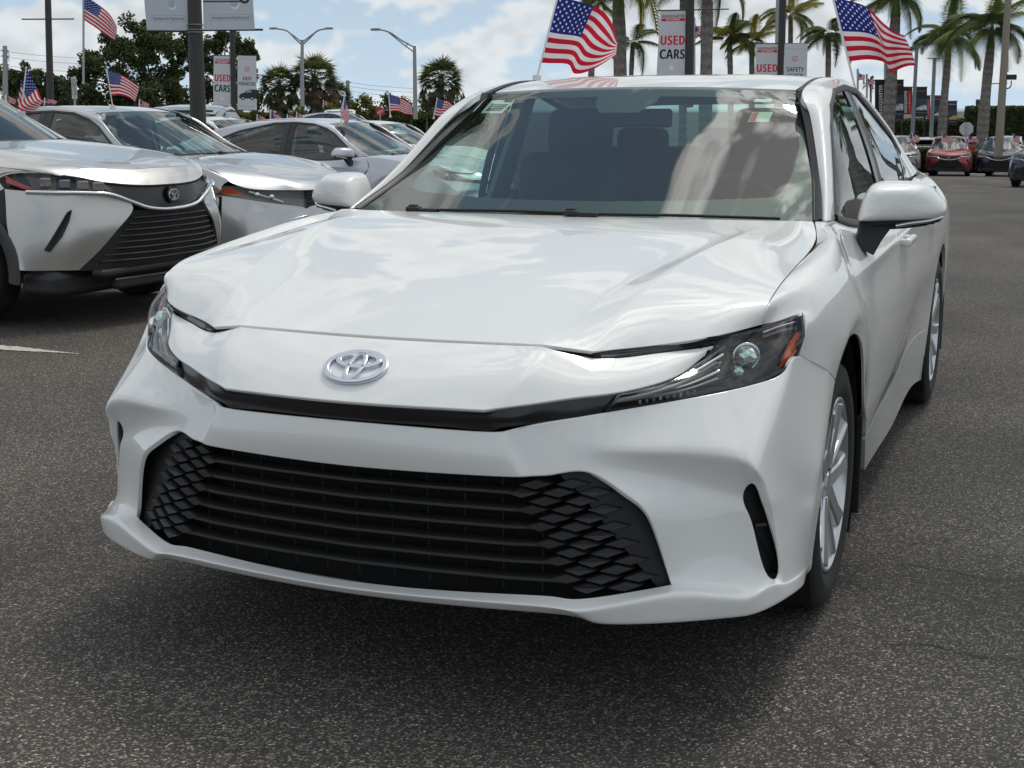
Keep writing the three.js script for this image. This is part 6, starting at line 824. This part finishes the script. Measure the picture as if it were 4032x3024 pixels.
featherPalm('tall palm behind the used cars banner, crown cut by the frame', 52, 2690, -80, 200, 2690, 36, 26, 13, [0, 1], 74); featherPalm('thick-stemmed tall palm right of the used cars post', 42, 2788, -110, 240, 2778, 58, 44, 15, [0, 3], 75); featherPalm('short bushy palm between the thick-stemmed palm and the used and safety check banners', 48, 2872, 150, 130, 2880, 24, 20, 18, [1, 3, 2], 76, { shaft: false, spread: 0.8, lean: -0.25 }); featherPalm('low palm with broad arching fronds left of the safety check post', 48, 2960, 165, 135, 2962, 24, 20, 16, [2, 3, 1], 77, { shaft: false });
featherPalm('yellowish palm rising behind the safety check banner', 50, 3113, 62, 140, 3110, 22, 18, 17, [2, 2, 3], 78, { shaft: false }); featherPalm('dark palm with hanging fronds left of the large right flag', 46, 3262, 130, 140, 3260, 26, 20, 17, [1, 1, 0], 79, { shaft: false, lean: 0.2 }); featherPalm('palm with thick grey trunk below the large right flag', 79, 3530, -10, 190, 3500, 54, 40, 17, [0, 3, 1], 80);
featherPalm('palm in the middle of the right-hand group, trunk ending behind the red car', 78, 3737, 148, 190, 3712, 40, 26, 19, [0, 1, 3], 81); featherPalm('rightmost feather palm with heavy trunk beside the wooden pole', 64, 3905, 105, 215, 3872, 52, 34, 19, [3, 0, 1], 82); featherPalm('tiny palm far off between the two small flags and the rear pillar', 100, 3428, 330, 40, 3430, 10, 8, 10, [1], 83, { shaft: false });
// trimmed hedges
function hedge(label, D, x0, x1, y0, y1, deep, base, seed, n = 5000, size = 0.13) {
  const a = spot(x0, y0, D), b = spot(x1, y1, D), w = b[0] - a[0], h = a[1] - b[1], zc = (a[2] + b[2]) / 2, foot = [(a[0] + b[0]) / 2, b[1], zc - deep / 2], t = thing('hedge', label, 'hedge', null, foot), L = new Leaves(seed), r = L.r;
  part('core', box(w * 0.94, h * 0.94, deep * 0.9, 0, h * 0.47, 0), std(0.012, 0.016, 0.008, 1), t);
  for (let k = 0; k < n; k++) { const s = r(), bump = 0.10 * perlin.noise(k * 0.013, seed, 0.5) + 0.07 * (r() - 0.5); let p; if (s < 0.55) p = [(r() - 0.5) * w, r() * h, deep / 2 + bump]; else if (s < 0.85) p = [(r() - 0.5) * w, h + bump, (r() - 0.5) * deep]; else p = [(r() < 0.5 ? -1 : 1) * (w / 2 + bump), r() * h, (r() - 0.5) * deep]; p[0] += 0.10 * (r() - 0.5); L.leaf(p, size, tone(r, base, 0.45)); }
  part('foliage', L.build(), LEAF, t);
}
hedge('tall clipped hedge at the right edge behind the wooden pole', 84, 3800, 4080, 424, 600, 3, DG, 91, 9000, 0.17); hedge('long hedge behind the dark banners', 92, 3300, 3815, 474, 600, 3, DG, 92, 12000, 0.17); hedge('low hedge left of the red car', 60.5, 3612, 3680, 588, 694, 1.4, MG, 93, 3000, 0.08); hedge('low hedge right of the red car', 60.5, 3826, 3902, 606, 694, 1.4, MG, 94, 3000, 0.08);
hedge('green strip behind the far cars on the left', 94, -40, 2000, 452, 520, 3, MG, 95, 9000, 0.2);
// planting east of the lane, outside the picture; the white car's side windows mirror it
featherPalm('palm east of the lane beside the white car', 20, 4780, -200, 330, 4790, 70, 50, 16, [0, 1], 96); featherPalm('second palm east of the lane farther back', 28, 4560, 0, 300, 4560, 56, 40, 16, [0, 3], 97);
// ---------------------------------------------------------------- rows of parked cars farther off, wheel stops
const suv = scene.children.find((c) => c.name === 'suv_car'), saloon = scene.children.find((c) => c.name === 'sedan_car_001');
{ // the back of the SUV, seen on the ones parked nose away
  part('tail_lamp', [box(0.34, 0.10, 0.10, 0.68, 1.05, -3.52, 0.03), box(0.34, 0.10, 0.10, -0.68, 1.05, -3.52, 0.03), box(1.0, 0.035, 0.06, 0, 1.06, -3.54, 0.01)], M.red, suv); part('rear_bumper', box(1.72, 0.32, 0.2, 0, 0.48, -3.54, 0.06), M.trim, suv); part('spoiler', box(1.15, 0.04, 0.22, 0, 1.52, -3.38, 0.02), M.black, suv);
}
function parked(src, name, label, body, px, depth, yaw, lift = 0) {
  const o = src.clone(), from = src === suv ? silver : silverB; o.name = numbered(name); o.userData = { label, category: 'car', group: 'cars parked in the far rows' }; o.traverse((m) => { if (m.isMesh && m.material === from) m.material = body; });
  const p = onGround(px, depth); o.position.set(p[0], p[1] + lift, p[2]); o.rotation.y = yaw; scene.add(o); return o;
}
const redP = paint(0.30, 0.02, 0.03, 0.3, 0.4), navyP = paint(0.018, 0.025, 0.05, 0.4, 0.4), greyP = paint(0.20, 0.21, 0.22, 0.6, 0.35), whiteP = paint(0.78, 0.79, 0.79), orangeP = paint(0.42, 0.06, 0.02, 0.3, 0.4);
parked(suv, 'suv_car', 'red SUV facing forward between two low hedges', redP, 3746, 58, 0.08); parked(suv, 'suv_car', 'navy SUV facing forward right of the right-hand low hedge', navyP, 3948, 58, 0.02); parked(suv, 'suv_car', 'dark SUV cut by the right edge of the picture', navyP, 4132, 40, -0.15); parked(suv, 'suv_car', 'grey SUV half hidden by the white car\'s rear window', greyP, 3542, 57, 0.12);
parked(suv, 'suv_car', 'white SUV parked nose away behind the left-hand low hedge', whiteP, 3650, 74, Math.PI + 0.1); parked(suv, 'suv_car', 'orange-red SUV parked nose away behind the red car', orangeP, 3838, 76, Math.PI + 0.05); parked(suv, 'suv_car', 'white SUV parked behind the navy SUV', whiteP, 3985, 78, Math.PI); parked(saloon, 'sedan_car', 'white sedan between the red car\'s roof and the thick palm trunk', whiteP, 3745, 84, 0.1);
parked(saloon, 'sedan_car', 'white sedan showing its rear side window left of the lilac sedan\'s boot', whiteP, 1118, 22.5, Math.PI / 2); parked(suv, 'suv_car', 'grey SUV seen from behind beside the foot of the thick pole', greyP, 842, 27, Math.PI + 0.42); parked(saloon, 'sedan_car', 'white sedan whose roof shows between the thick pole and the white sedan in front', whiteP, 1000, 31, Math.PI / 2); parked(saloon, 'sedan_car', 'white sedan whose roof shows right behind the lilac sedan', whiteP, 1760, 24, Math.PI / 2);
parked(suv, 'suv_car', 'white SUV with dark rear window, high behind the lilac sedan\'s roof', whiteP, 1340, 64, Math.PI + 0.5); parked(saloon, 'sedan_car', 'white sedan in the far row behind the silver sedan\'s windscreen', whiteP, 700, 30, Math.PI / 2); parked(saloon, 'sedan_car', 'silver sedan in the far row below the bright bushes', silverB, 1480, 46, Math.PI / 2);
for (const [px, d, l] of [[3640, 57.5, 'white concrete kerb piece left of the red car'], [3864, 57.5, 'white concrete kerb piece right of the red car']]) single('wheel_stop', box(0.62, 0.12, 0.22, 0, 0, 0, 0.03).translate(...vadd(onGround(px, d), [0, 0.06, 0])), std(0.62, 0.61, 0.58, 0.8), l, 'kerb');
renderer.render(scene, camera);
